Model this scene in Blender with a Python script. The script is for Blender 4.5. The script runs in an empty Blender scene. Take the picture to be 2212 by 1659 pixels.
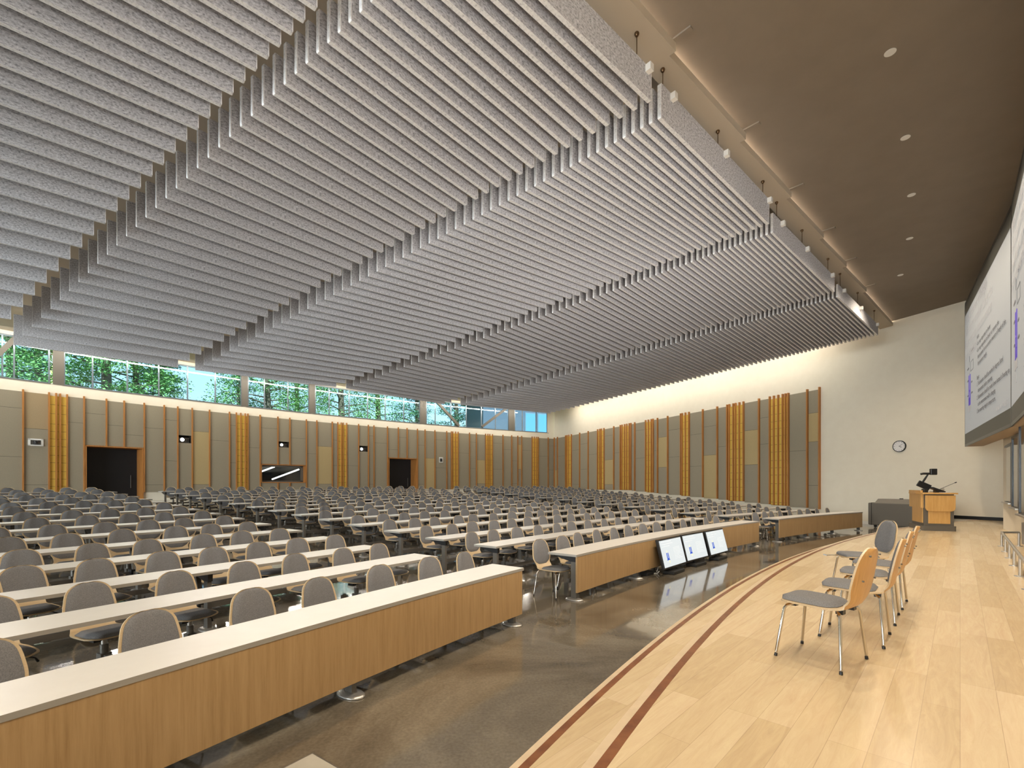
import bpy, math, random
from math import sin, cos, pi, radians, sqrt, atan2, asin
from mathutils import Vector, Matrix
random.seed(7)
SC = bpy.context.scene
COL = SC.collection

# ---------------------------------------------------------------- survey of the room (metres; camera stands at x=y=0)
EYE = 1.67
F, CX, HY = 1013.0, 1106.0, 1045.5          # 16.5 mm lens on a 36 mm back, shifted up, for a 2212 px frame
SX, SY = 33.43, -18.859                     # centre of the seating and stage arcs
WX, WY, WR = 36.85, -21.02, 73.43           # rear wall arc
SW0, SWD = (14.03, 21.24), (0.395, -0.9187)  # a point and the direction of the side wall
ROW1, PITCH = 41.581, 1.182
STAGE = 0.43
DESK_H = .67
UX, UY = 0.734, 0.679                       # run of the ceiling baffles
NX, NY = 0.679, -0.734                      # towards the stage

def floor_z(r): return 0.05*(min(max(r, 43.33), 58.8)-43.33)
def at(px, D): return (px-CX)/F*D
def zz(py, D): return EYE-(py-HY)/F*D
def ground(px, py, z):
    D = (EYE-z)*F/(py-HY)
    return (at(px, D), D)
def above(px, py, h):
    D = h*F/(HY-py)
    return (at(px, D), D)
def rear(px, off=0.0):
    m = (px-CX)/F; R = WR+off
    a = 1+m*m; b = -2*(m*WX+WY); c = WX*WX+WY*WY-R*R
    D = (-b+sqrt(b*b-4*a*c))/(2*a)
    return (m*D, D)
def side(px, off=0.0):
    # off > 0 moves out of the room
    m = (px-CX)/F
    x0, y0 = SW0[0]+0.9187*off, SW0[1]+0.395*off
    t = (x0-m*y0)/(m*SWD[1]-SWD[0])
    return (x0+SWD[0]*t, y0+SWD[1]*t)
def pol(r, a): return (SX+r*cos(a), SY+r*sin(a))

# ---------------------------------------------------------------- mesh helpers
class MB:
    def __init__(s): s.v = []; s.f = []; s.m = []; s.smooth = []
    def add(s, v, f, m=0, sm=False):
        o = len(s.v); s.v += [tuple(p) for p in v]
        for q in f: s.f.append([i+o for i in q]); s.m.append(m); s.smooth.append(sm)
    def box(s, c, d, m=0, rz=0.0, M=None):
        x, y, z = d[0]/2, d[1]/2, d[2]/2
        v = [Vector((a*x, b*y, e*z)) for e in (-1, 1) for b in (-1, 1) for a in (-1, 1)]
        R = M if M is not None else Matrix.Rotation(rz, 3, 'Z')
        v = [R @ p+Vector(c) for p in v]
        s.add(v, [(0, 2, 3, 1), (4, 5, 7, 6), (0, 1, 5, 4), (2, 6, 7, 3), (0, 4, 6, 2), (1, 3, 7, 5)], m)
    def prism(s, poly, z0, z1, m=0, mt=None):
        n = len(poly)
        A = sum(poly[i][0]*poly[(i+1) % n][1]-poly[(i+1) % n][0]*poly[i][1] for i in range(n))
        if A < 0: poly = poly[::-1]
        v = [(p[0], p[1], z0) for p in poly]+[(p[0], p[1], z1) for p in poly]
        s.add(v, [tuple(range(n-1, -1, -1))], m)
        s.add(v, [tuple(range(n, 2*n))], m if mt is None else mt)
        s.add(v, [(i, (i+1) % n, n+(i+1) % n, n+i) for i in range(n)], m)
    def extr(s, poly, M, d, m=0):
        # polygon (a,b) in a local frame, pushed d along the local normal: M maps (a,b,c)
        n = len(poly)
        v = [M @ Vector((p[0], p[1], 0)) for p in poly]+[M @ Vector((p[0], p[1], d)) for p in poly]
        s.add(v, [tuple(range(n-1, -1, -1)), tuple(range(n, 2*n))]+[(i, (i+1) % n, n+(i+1) % n, n+i) for i in range(n)], m)
    def tube(s, pts, r, n=8, m=0, cap=True):
        pts = [Vector(p) for p in pts]; rs = r if isinstance(r, (list, tuple)) else [r]*len(pts)
        v = []; up = None
        for i, p in enumerate(pts):
            d = (pts[min(i+1, len(pts)-1)]-pts[max(i-1, 0)]).normalized()
            if up is None: up = Vector((0, 0, 1)) if abs(d.z) < .9 else Vector((1, 0, 0))
            a = d.cross(up).normalized(); b = a.cross(d).normalized(); up = b
            for k in range(n):
                t = 2*pi*k/n; v.append(p+(a*cos(t)+b*sin(t))*rs[i])
        f = []
        for i in range(len(pts)-1):
            for k in range(n): f.append((i*n+k, i*n+(k+1) % n, (i+1)*n+(k+1) % n, (i+1)*n+k))
        s.add(v, f, m, True)
        if cap:
            s.add(v, [tuple(range(n-1, -1, -1)), tuple(range((len(pts)-1)*n, len(pts)*n))], m)
    def lathe(s, prof, c=(0, 0, 0), n=20, m=0, sx=1.0, sy=1.0, rz=0.0):
        v = []
        for r, z in prof:
            for k in range(n):
                t = 2*pi*k/n; x, y = r*cos(t)*sx, r*sin(t)*sy
                v.append((c[0]+x*cos(rz)-y*sin(rz), c[1]+x*sin(rz)+y*cos(rz), c[2]+z))
        f = []
        for i in range(len(prof)-1):
            for k in range(n): f.append((i*n+k, i*n+(k+1) % n, (i+1)*n+(k+1) % n, (i+1)*n+k))
        s.add(v, f, m, True)
        s.add(v, [tuple(range(n-1, -1, -1)), tuple(range((len(prof)-1)*n, len(prof)*n))], m)
    def arc(s, r0, r1, a0, a1, z0, z1, m=0, mt=None, step=0.35, slope=False):
        n = max(1, int(abs(a1-a0)*r1/step)); v = []
        for i in range(n+1):
            a = a0+(a1-a0)*i/n
            p, q = pol(r0, a), pol(r1, a)
            e0 = floor_z(r0) if slope else 0; e1 = floor_z(r1) if slope else 0
            v += [(p[0], p[1], z0+e0), (q[0], q[1], z0+e1), (q[0], q[1], z1+e1), (p[0], p[1], z1+e0)]
        sg = 1 if a1 > a0 else -1
        for i in range(n):
            b, c = 4*i, 4*i+4
            for k, mm in ((0, m), (1, m), (2, m if mt is None else mt), (3, m)):
                q = (b+k, b+(k+1) % 4, c+(k+1) % 4, c+k)
                s.add([v[j] for j in q], [(3, 2, 1, 0) if sg > 0 else (0, 1, 2, 3)], mm)
        e = 4*n
        s.add([v[0], v[1], v[2], v[3]], [(0, 1, 2, 3) if sg > 0 else (3, 2, 1, 0)], m)
        s.add([v[e], v[e+1], v[e+2], v[e+3]], [(3, 2, 1, 0) if sg > 0 else (0, 1, 2, 3)], m)
    def mesh(s, name, mats):
        me = bpy.data.meshes.new(name); me.from_pydata(s.v, [], s.f)
        for x in mats: me.materials.append(x)
        me.polygons.foreach_set('material_index', s.m); me.polygons.foreach_set('use_smooth', s.smooth)
        me.update(); return me
    def build(s, name, mats, parent=None, **kw):
        if not isinstance(mats, (list, tuple)): mats = [mats]
        o = bpy.data.objects.new(name, s.mesh(name, mats)); COL.objects.link(o)
        if parent is not None: o.parent = parent
        for k, x in kw.items(): o[k] = x
        return o
def put(name, me, parent=None):
    o = bpy.data.objects.new(name, me); COL.objects.link(o)
    if parent is not None: o.parent = parent
    return o
def tag(o, label, cat, group=None):
    o['label'] = label; o['category'] = cat
    if group: o['group'] = group
    return o
def thing(name, loc, rz, label, cat, group=None):
    o = bpy.data.objects.new(name, None); COL.objects.link(o); o.empty_display_size = .1
    o.location = loc; o.rotation_euler = (0, 0, rz)
    return tag(o, label, cat, group)
def bevel(o, w=.006, seg=2):
    b = o.modifiers.new('bevel', 'BEVEL'); b.width = w; b.segments = seg; b.limit_method = 'ANGLE'; b.angle_limit = radians(40)
    return o

# ---------------------------------------------------------------- materials
def mat(name, col, rough=.5, metal=0.0, spec=None, emit=None, es=0.0, coat=0.0):
    m = bpy.data.materials.new(name); m.use_nodes = True
    b = m.node_tree.nodes['Principled BSDF']
    b.inputs['Base Color'].default_value = (*col, 1); b.inputs['Roughness'].default_value = rough; b.inputs['Metallic'].default_value = metal
    if spec is not None: b.inputs['Specular IOR Level'].default_value = spec
    if emit: b.inputs['Emission Color'].default_value = (*emit, 1); b.inputs['Emission Strength'].default_value = es
    if coat: b.inputs['Coat Weight'].default_value = coat; b.inputs['Coat Roughness'].default_value = .08
    return m
def nodes(m): return m.node_tree.nodes, m.node_tree.links, m.node_tree.nodes['Principled BSDF']
def noise_mat(name, stops, scale, stretch=(1, 1, 1), rough=.6, detail=6, nrough=.6, bump=0.0, rot=(0, 0, 0), spec=None, coord='Object', coat=0.0, bdist=.01):
    m = mat(name, stops[0][1], rough, spec=spec, coat=coat); N, L, B = nodes(m)
    tc = N.new('ShaderNodeTexCoord'); mp = N.new('ShaderNodeMapping'); nz = N.new('ShaderNodeTexNoise'); cr = N.new('ShaderNodeValToRGB')
    mp.inputs['Scale'].default_value = stretch; mp.inputs['Rotation'].default_value = rot
    nz.inputs['Scale'].default_value = scale; nz.inputs['Detail'].default_value = detail; nz.inputs['Roughness'].default_value = nrough
    e = cr.color_ramp.elements
    while len(e) < len(stops): e.new(.5)
    for k, (p, c) in enumerate(stops): e[k].position = p; e[k].color = (*c, 1)
    L.new(tc.outputs[coord], mp.inputs[0]); L.new(mp.outputs[0], nz.inputs['Vector']); L.new(nz.outputs[0], cr.inputs[0]); L.new(cr.outputs[0], B.inputs['Base Color'])
    if bump:
        bp = N.new('ShaderNodeBump'); bp.inputs['Strength'].default_value = bump; bp.inputs['Distance'].default_value = bdist
        L.new(nz.outputs[0], bp.inputs['Height']); L.new(bp.outputs[0], B.inputs['Normal'])
    return m

M = {}
M['felt'] = noise_mat('grey_felt', [(.36, (.10, .10, .115)), (.46, (.44, .44, .475)), (.56, (.62, .62, .66)), (.68, (.84, .84, .87))], 22, (1, 1, 1.8), .95, 8, .78, .25, spec=.1, bdist=.006)
M['feltedge'] = noise_mat('felt_lit_edge', [(.34, (.50, .50, .52)), (.48, (.78, .78, .80)), (.7, (.88, .88, .89))], 26, (1, 1, 1), .95, 6, .7, spec=.1)  # edge colour made paler to stand in for light from below
M['cream'] = noise_mat('cream_plaster', [(.3, (.78, .71, .585)), (.7, (.81, .745, .62))], 3, rough=.85, spec=.2)
M['soffit'] = mat('soffit_paint', (.50, .43, .34), .8)
M['ceil'] = noise_mat('ceiling_paint', [(.3, (.245, .205, .165)), (.7, (.265, .222, .18))], 2, rough=.9, spec=.15)
M['deck'] = mat('ceiling_deck', (.60, .50, .38), .9)
M['white'] = noise_mat('white_laminate', [(.3, (.77, .74, .70)), (.7, (.80, .775, .735))], 6, rough=.32)
M['edge'] = mat('grey_desk_edge', (.30, .28, .25), .5)
M['steel'] = mat('grey_powder_coat', (.15, .14, .125), .42, .3)
M['steel2'] = mat('silver_foot', (.55, .53, .50), .3, .8)
M['black'] = mat('black_plastic', (.012, .012, .013), .4)
M['blackm'] = mat('black_metal_frame', (.01, .011, .014), .3, .2)
M['chrome'] = mat('chrome', (.60, .57, .52), .12, 1.0)
M['fabric'] = noise_mat('grey_wool', [(.35, (.145, .145, .152)), (.65, (.225, .225, .233))], 160, rough=.95, detail=3, bump=.15, spec=.15, bdist=.002)
M['ply'] = noise_mat('birch_veneer', [(.3, (.55, .41, .245)), (.7, (.64, .50, .315))], 9, (1, 9, 9), .38, 4)
M['plyback'] = noise_mat('honey_birch_veneer', [(.3, (.50, .27, .085)), (.55, (.60, .345, .12)), (.75, (.66, .40, .155))], 7, (9, 1, 1), .33, 5)
M['maple'] = noise_mat('maple_panel', [(.25, (.29, .175, .075)), (.5, (.38, .245, .115)), (.75, (.44, .295, .145))], 5, (7, 7, .35), .4, 8, .7)
M['walnut'] = noise_mat('walnut_inlay', [(.3, (.14, .048, .018)), (.7, (.26, .105, .042))], 3, (3, 3, 1), .3, 5)
M['panel'] = noise_mat('taupe_fabric_panel', [(.3, (.285, .245, .18)), (.7, (.33, .285, .21))], 60, rough=.95, detail=2, spec=.1)
M['tan'] = noise_mat('tan_fabric_panel', [(.3, (.42, .32, .165)), (.7, (.47, .36, .19))], 60, rough=.95, detail=2, spec=.1)
M['brown'] = noise_mat('brown_fabric_panel', [(.3, (.34, .25, .15)), (.7, (.38, .285, .17))], 60, rough=.95, detail=2, spec=.1)
M['gold'] = noise_mat('gold_fabric_tile', [(.3, (.66, .44, .085)), (.7, (.74, .51, .12))], 50, rough=.9, detail=2, spec=.1)
M['batten'] = noise_mat('cedar_batten', [(.3, (.34, .13, .03)), (.7, (.50, .22, .06))], 4, (8, 8, .4), .45, 5)
M['gap'] = mat('dark_joint', (.05, .042, .03), .9)
M['doorblk'] = mat('black_door', (.004, .005, .008), .55)
M['grey'] = mat('grey_case', (.13, .115, .095), .45)
M['grey2'] = mat('grey_case_lid', (.21, .185, .155), .5)
M['lectern'] = noise_mat('lectern_maple', [(.3, (.56, .31, .095)), (.7, (.68, .41, .15))], 4, (6, 6, .5), .38, 5)
M['winframe'] = mat('anodised_frame', (.22, .27, .32), .35, .5)
M['column'] = mat('column_paint', (.13, .115, .095), .5)
M['leaf'] = noise_mat('leaf_green', [(.3, (.05, .15, .045)), (.5, (.16, .34, .10)), (.7, (.40, .58, .20))], 1.6, rough=.6, detail=5)
M['leafd'] = noise_mat('pine_green', [(.3, (.03, .10, .07)), (.55, (.08, .21, .13)), (.75, (.20, .34, .17))], 1.6, rough=.6, detail=5)
M['bark'] = noise_mat('bark', [(.3, (.06, .045, .03)), (.7, (.15, .115, .08))], 8, (1, 1, .2), .9)
M['lawn'] = noise_mat('lawn', [(.3, (.08, .16, .03)), (.7, (.16, .26, .06))], .8, rough=.9)
M['clockface'] = mat('clock_face', (.80, .77, .76), .25)
M['whitep'] = mat('white_plate', (.80, .78, .74), .4)
M['lamp'] = mat('lamp_glow', (1, 1, 1), .5, emit=(1, .95, .86), es=9)
M['tubelamp'] = mat('booth_tube', (1, 1, 1), .5, emit=(1, .97, .9), es=3.0)
M['projlamp'] = mat('projector_beam_lens', (1, 1, 1), .2, emit=(.85, .93, 1), es=14)
M['slide'] = mat('projected_slide', (.22, .23, .24), .6, emit=(.80, .84, .86), es=.17)
M['border'] = mat('screen_border', (.045, .05, .047), .45)
M['monitor'] = mat('monitor_picture', (.05, .05, .05), .25, emit=(.90, .97, .98), es=.62)
M['purple'] = mat('slide_purple', (.10, .06, .45), .6, emit=(.12, .07, .55), es=.18)
M['blueglow'] = mat('slide_blue', (.02, .05, .3), .5, emit=(.03, .09, .45), es=.7)
M['yellowglow'] = mat('slide_yellow', (.6, .5, .1), .5, emit=(.9, .8, .35), es=.7)
M['ink'] = mat('slide_ink', (.10, .10, .11), .6, emit=(.3, .3, .32), es=.06)
M['inkpale'] = mat('slide_ink_pale', (.3, .3, .3), .6, emit=(.62, .66, .67), es=.8)
M['inkgrey'] = mat('slide_ink_grey', (.3, .3, .31), .6, emit=(.45, .45, .47), es=.2)
M['beige'] = mat('screen_casing', (.50, .40, .30), .7)
M['brass'] = mat('bronze_stud', (.16, .095, .05), .35, .9)
M['hatch'] = noise_mat('hatch_cover', [(.3, (.42, .40, .34)), (.7, (.5, .475, .41))], 5, rough=.35)
M['conccap'] = mat('bench_plinth', (.25, .24, .22), .6)
M['rubber'] = mat('black_base', (.01, .01, .01), .6)
M['bldg'] = mat('neighbour_wall', (.07, .09, .13), .6)
M['bldgw'] = mat('neighbour_glass', (.12, .3, .55), .1, .3)
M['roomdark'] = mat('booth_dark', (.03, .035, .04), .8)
M['roomceil'] = mat('booth_ceiling', (.25, .235, .21), .9)

def glass(name, tint, gloss):
    m = bpy.data.materials.new(name); m.use_nodes = True; N, L = m.node_tree.nodes, m.node_tree.links
    N.remove(N['Principled BSDF'])
    t = N.new('ShaderNodeBsdfTransparent'); g = N.new('ShaderNodeBsdfGlossy'); x = N.new('ShaderNodeMixShader'); fr = N.new('ShaderNodeFresnel')
    t.inputs[0].default_value = (*tint, 1); g.inputs['Roughness'].default_value = .02; g.inputs[0].default_value = (1, 1, 1, 1)
    fr.inputs[0].default_value = gloss
    L.new(fr.outputs[0], x.inputs[0]); L.new(t.outputs[0], x.inputs[1]); L.new(g.outputs[0], x.inputs[2]); L.new(x.outputs[0], N['Material Output'].inputs[0])
    return m
M['glass'] = glass('blue_window_glass', (.70, .87, .93), 1.35)
M['clear'] = glass('clear_glass', (.75, .78, .78), 1.5)

def concrete():
    m = mat('polished_concrete', (.2, .17, .13), .12); N, L, B = nodes(m)
    tc = N.new('ShaderNodeTexCoord')
    a = N.new('ShaderNodeTexNoise'); a.inputs['Scale'].default_value = .55; a.inputs['Detail'].default_value = 9; a.inputs['Roughness'].default_value = .68; a.inputs['Distortion'].default_value = .6
    b = N.new('ShaderNodeTexNoise'); b.inputs['Scale'].default_value = 45; b.inputs['Detail'].default_value = 4
    cr = N.new('ShaderNodeValToRGB'); e = cr.color_ramp.elements
    e[0].position = .34; e[0].color = (.075, .062, .046, 1); e[1].position = .72; e[1].color = (.28, .245, .19, 1)
    e.new(.52).color = (.17, .146, .11, 1)
    mx = N.new('ShaderNodeMix'); mx.data_type = 'RGBA'; mx.blend_type = 'OVERLAY'; mx.inputs[0].default_value = .35
    for n in (a, b): L.new(tc.outputs['Object'], n.inputs['Vector'])
    L.new(a.outputs[0], cr.inputs[0]); L.new(cr.outputs[0], mx.inputs[6]); L.new(b.outputs[0], mx.inputs[7]); L.new(mx.outputs[2], B.inputs['Base Color'])
    rr = N.new('ShaderNodeMapRange'); rr.inputs[1].default_value = .35; rr.inputs[2].default_value = .7; rr.inputs[3].default_value = .04; rr.inputs[4].default_value = .16
    L.new(a.outputs[0], rr.inputs[0]); L.new(rr.outputs[0], B.inputs['Roughness'])
    w = N.new('ShaderNodeTexNoise'); w.inputs['Scale'].default_value = 1.3; w.inputs['Detail'].default_value = 3
    L.new(tc.outputs['Object'], w.inputs['Vector'])
    bp = N.new('ShaderNodeBump'); bp.inputs['Strength'].default_value = .05; bp.inputs['Distance'].default_value = .04
    L.new(w.outputs[0], bp.inputs['Height']); L.new(bp.outputs[0], B.inputs['Normal'])
    B.inputs['Specular IOR Level'].default_value = .5; B.inputs['Coat Weight'].default_value = .35; B.inputs['Coat Roughness'].default_value = .04
    return m
M['concrete'] = concrete()
def stagewood():
    m = mat('maple_strip_floor', (.6, .43, .25), .25); N, L, B = nodes(m)
    tc = N.new('ShaderNodeTexCoord'); mp = N.new('ShaderNodeMapping'); mp.inputs['Rotation'].default_value = (0, 0, -radians(46.3))
    br = N.new('ShaderNodeTexBrick'); br.offset = .37; br.offset_frequency = 3; br.squash = 1
    br.inputs['Scale'].default_value = 1; br.inputs['Brick Width'].default_value = 1.35; br.inputs['Row Height'].default_value = .155
    br.inputs['Mortar Size'].default_value = .0012; br.inputs['Bias'].default_value = 0
    br.inputs['Color1'].default_value = (.55, .42, .25, 1); br.inputs['Color2'].default_value = (.66, .525, .34, 1); br.inputs['Mortar'].default_value = (.44, .33, .21, 1)
    nz = N.new('ShaderNodeTexNoise'); nz.inputs['Scale'].default_value = 2.2; nz.inputs['Detail'].default_value = 8; nz.inputs['Roughness'].default_value = .7; nz.inputs['Distortion'].default_value = 1.5
    mp2 = N.new('ShaderNodeMapping'); mp2.inputs['Scale'].default_value = (1, 9, 1)
    mx = N.new('ShaderNodeMix'); mx.data_type = 'RGBA'; mx.blend_type = 'OVERLAY'; mx.inputs[0].default_value = .28
    L.new(tc.outputs['Object'], mp.inputs[0]); L.new(mp.outputs[0], br.inputs['Vector']); L.new(mp.outputs[0], mp2.inputs[0]); L.new(mp2.outputs[0], nz.inputs['Vector'])
    L.new(br.outputs[0], mx.inputs[6]); L.new(nz.outputs[0], mx.inputs[7]); L.new(mx.outputs[2], B.inputs['Base Color'])
    return m
M['stage'] = stagewood()
M['nosing'] = noise_mat('maple_nosing', [(.3, (.58, .46, .31)), (.7, (.66, .53, .37))], 4, (3, 3, 1), .28)

# ---------------------------------------------------------------- setting: floor, stage, walls, ceiling
A0, A1 = radians(113.0), radians(172)
fl = MB()
RS = [30, 39.4, 41, 43.33]+[43.33+i*(58.8-43.33)/8 for i in range(1, 9)]+[62, 66, 70, 73.5]
NA = 90; v = []
for r in RS:
    for k in range(NA+1):
        a = A0+(A1-A0)*k/NA; p = pol(r, a); v.append((p[0], p[1], floor_z(r)))
fl.add(v, [(i*(NA+1)+k, (i+1)*(NA+1)+k, (i+1)*(NA+1)+k+1, i*(NA+1)+k+1) for i in range(len(RS)-1) for k in range(NA)], 0, True)
fl.build('floor', M['concrete'], kind='structure')

SA0, SA1 = radians(116.1), radians(171)
b = MB(); b.arc(16, 39.08, SA0, SA1, 0.0, STAGE, step=.5)
stage = b.build('floor_stage', M['stage'], kind='structure')
b = MB(); b.arc(39.08, 39.13, SA0, SA1, 0.0, STAGE+.0006, step=.3); b.build('inlay_strip', M['walnut'], stage)
b = MB(); b.arc(39.13, 39.175, SA0, SA1, 0.0, STAGE, step=.3); b.build('nosing', M['nosing'], stage)
ZL = .24
step = MB(); step.arc(39.175, 39.525, SA0, SA1, 0.0, ZL, step=.5)
step = step.build('floor_step', M['stage'], kind='structure')
b = MB(); b.arc(39.525, 39.572, SA0, SA1, 0.0, ZL+.0006, step=.3); b.build('inlay_strip', M['walnut'], step)
b = MB(); b.arc(39.572, 39.61, SA0, SA1, 0.0, ZL, step=.3); b.build('nosing', M['nosing'], step)

SILL, HEAD, DECK = EYE+4.83, EYE+6.85, EYE+7.02
PT = EYE+4.30                                # top of the panelled dado
PIX_L = -1500                                # rear wall carries on out of frame
def warc(px0, px1, n=None, off=0.0):
    # points of the rear wall between two bearings
    p0, p1 = rear(px0, off), rear(px1, off)
    a0 = atan2(p0[1]-WY, p0[0]-WX); a1 = atan2(p1[1]-WY, p1[0]-WX); n = n or max(1, int(abs(a1-a0)*WR/.6))
    return [(WX+(WR+off)*cos(a0+(a1-a0)*i/n), WY+(WR+off)*sin(a0+(a1-a0)*i/n)) for i in range(n+1)]
def wprism(mb, px0, px1, z0, z1, o0, o1, m=0):
    A = warc(px0, px1, None, o0); B = warc(px0, px1, len(A)-1, o1)
    for i in range(len(A)-1): mb.prism([A[i], A[i+1], B[i+1], B[i]], z0, z1, m)
def rz_(px, py): return zz(py, rear(px)[1])
# openings of the rear wall: bearings and heights
DOORS = [(183.5, 309, 964.5), (838.5, 900, 989.5)]
BOOTH = (563, 660, rz_(611, 1003.5), rz_(611, 1043))
SLOTS = [(385, 413.5, rz_(399, 941), rz_(399, 957)), (601.5, 624.5, rz_(613, 954.5), rz_(613, 966.5)), (775.5, 795, rz_(785, 963.5), rz_(785, 975.5))]
wall = MB()
cuts = [PIX_L]+sorted([x for d in DOORS for x in d[:2]]+[BOOTH[0], BOOTH[1]]+[x for s in SLOTS for x in s[:2]])+[1198]
for i in range(len(cuts)-1):
    a, c = cuts[i], cuts[i+1]; mid = (a+c)/2; op = []
    for d in DOORS:
        if d[0] < mid < d[1]: op.append((0, rz_((d[0]+d[1])/2, d[2])))
    if BOOTH[0] < mid < BOOTH[1]: op.append((BOOTH[2], BOOTH[3])) if BOOTH[2] < BOOTH[3] else op.append((BOOTH[3], BOOTH[2]))
    for s in SLOTS:
        if s[0] < mid < s[1]: op.append((min(s[2:]), max(s[2:])))
    z = .2
    for lo, hi in sorted(op):
        if lo > z: wprism(wall, a, c, z, lo, 0, .3)
        z = hi
    wprism(wall, a, c, z, SILL, 0, .3)
wprism(wall, PIX_L, 1198, HEAD, DECK, 0, .3)
wall_rear = wall.build('wall_rear', M['cream'], kind='structure')

# side wall, front wall, and the walls out of frame
CORN = rear(1198)
s_end = (SW0[0]+SWD[0]*13.6, SW0[1]+SWD[1]*13.6)
def slab(name, p, q, z0, z1, t, m, **kw):
    d = Vector((q[0]-p[0], q[1]-p[1])).normalized(); n = Vector((d.y, -d.x))*t
    mb = MB(); mb.prism([p, q, (q[0]+n.x, q[1]+n.y), (p[0]+n.x, p[1]+n.y)], z0, z1)
    return mb.build(name, m, kind='structure', **kw)
wall_side = slab('wall_side', s_end, side(1197.5), 0, DECK, .3, M['cream'])
FD1, FD2 = Vector((.617, .787)), Vector((.683, .730))
K = 1.12                                       # front wall set-out
SB = Vector((at(2186.5, 8.74*K), 8.74*K))      # where the two screens meet
SL = Vector((at(2085.6, 13.5*K), 13.5*K))
N1, N2 = Vector((FD1.y, -FD1.x)), Vector((FD2.y, -FD2.x))
fa = SB+N1*.50+FD1*4.35; fb = SB+N1*.52; fc = SB+N2*.52; fd = fc-FD2*34
slab('wall_front', fb, fa, STAGE-.2, DECK, .25, M['cream'])
slab('wall_front_far', fd, fc, STAGE-.2, DECK, .25, M['cream'])
LW = (WX+WR*cos(radians(171)), WY+WR*sin(radians(171)))
lw, le = Vector(LW), Vector((fd.x, fd.y)); ld = (le-lw).normalized(); LL = (le-lw).length; lnn = Vector((ld.y, -ld.x))
lnn = lnn if lnn.dot(lw) > 0 else -lnn
def lbox(mb, s0, s1, z0, z1, o0, o1): mb.prism([tuple(lw+ld*s0+lnn*o0), tuple(lw+ld*s1+lnn*o0), tuple(lw+ld*s1+lnn*o1), tuple(lw+ld*s0+lnn*o1)], z0, z1)
b = MB(); lbox(b, 0, LL, 0, 1.2, 0, .3); lbox(b, 0, LL, 7.2, DECK, 0, .3); lbox(b, 0, .8, 1.2, 7.2, 0, .3); lbox(b, LL-.8, LL, 1.2, 7.2, 0, .3)
b.build('wall_left', M['cream'], kind='structure')
b = MB()
for k in range(13): x = .8+(LL-1.6)*k/12; lbox(b, x-.05, x+.05, 1.2, 7.2, .05, .2)
for z in (1.2, 4.2, 7.12): lbox(b, .8, LL-.8, z, z+.08, .05, .2)
wl = b.build('window_9', M['winframe'], kind='structure')  # unseen window wall, added to bring fill light to the baffles
b = MB(); lbox(b, .8, LL-.8, 1.2, 7.2, .10, .115); b.build('pane', M['clear'], wl)
slab('wall_backstage', (fc.x+.6, fc.y-.3), s_end, 0, DECK, .3, M['cream'])
# ceilings: the lower one over the stage, the deck over the seats
L0 = Vector((2.28-45*UX, 6.86-45*UY)); L1 = Vector((2.28+17.6*UX, 6.86+17.6*UY)); NF = Vector((NX, NY))
CZ = EYE+6.48; SZ = EYE+6.29
b = MB(); b.prism([tuple(L0-NF*.36), tuple(L1-NF*.36), tuple(L1+NF*26), tuple(L0+NF*26)], CZ, CZ+.12)
b.build('ceiling_stage', M['ceil'], kind='structure')
arcp = [(WX+(WR+.6)*cos(a), WY+(WR+.6)*sin(a)) for a in [radians(116.2+i*(171.5-116.2)/24) for i in range(25)]]
b = MB(); b.prism([tuple(L1+Vector((UX, UY))*.9-NF*.36)]+arcp+[tuple(L0-NF*.36)], DECK, DECK+.25)
b.build('ceiling_seats', M['deck'], kind='structure')
# soffit box between the two, in saw-tooth lengths, with a light cove on top
NOTCH = [above(x, y, 6.48) for x, y in ((1443, 95), (1600, 285), (1703, 410), (1775, 500), (1826, 563), (1872, 618))]
ts = [(Vector(p)-L1).dot(Vector((UX, UY))) for p in NOTCH]
edges = [-45, ts[0]-10.2, ts[0]-7.65, ts[0]-5.1, ts[0]-2.55]+ts+[0.6]
U2 = Vector((UX, UY))
soff = MB()
for i in range(len(edges)-1):
    p, q = L1+U2*edges[i], L1+U2*edges[i+1]
    w0, w1 = .0, .10
    soff.prism([tuple(p-NF*.34), tuple(q-NF*.34), tuple(q+NF*w1), tuple(p+NF*w0)], SZ, SZ+.125)
    # rib at the joint, catches the cove light
    soff.prism([tuple(q-NF*.2-U2*.04), tuple(q-NF*.2+U2*.04), tuple(q+NF*.34+U2*.04), tuple(q+NF*.34-U2*.04)], CZ-.025, CZ, 1)
soff.prism([tuple(L0-NF*.36), tuple(L1+U2*.6-NF*.36), tuple(L1+U2*.6-NF*.34), tuple(L0-NF*.34)], SZ, DECK)
soff.build('trim_soffit', [M['soffit'], M['ceil']], kind='structure')

# skirting on the side wall: white by the concrete, black on the stage
p, q = side(1772), side(1902); b = MB()
dn = Vector((-.9187, -.395))
b.prism([p, q, (q[0]+dn.x*.02, q[1]+dn.y*.02), (p[0]+dn.x*.02, p[1]+dn.y*.02)], 0, .12); b.build('baseboard_side', M['whitep'], kind='structure')
p, q = side(1985), side(2215); b = MB()
b.prism([p, q, (q[0]+dn.x*.02, q[1]+dn.y*.02), (p[0]+dn.x*.02, p[1]+dn.y*.02)], STAGE, STAGE+.115); b.build('baseboard_stage', M['black'], kind='structure')

# ---------------------------------------------------------------- dado of fabric panels, battens and gold tiles
REAR_B = [(49.1, [], 0), ]
def A_(x): return x/3.687
def B_(x): return 500+x/3.687
def C_(x): return 1000+x/3.687
def D_(x): return 1500+x/3.687
def Y_(y): return 680+y/3.687
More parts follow.
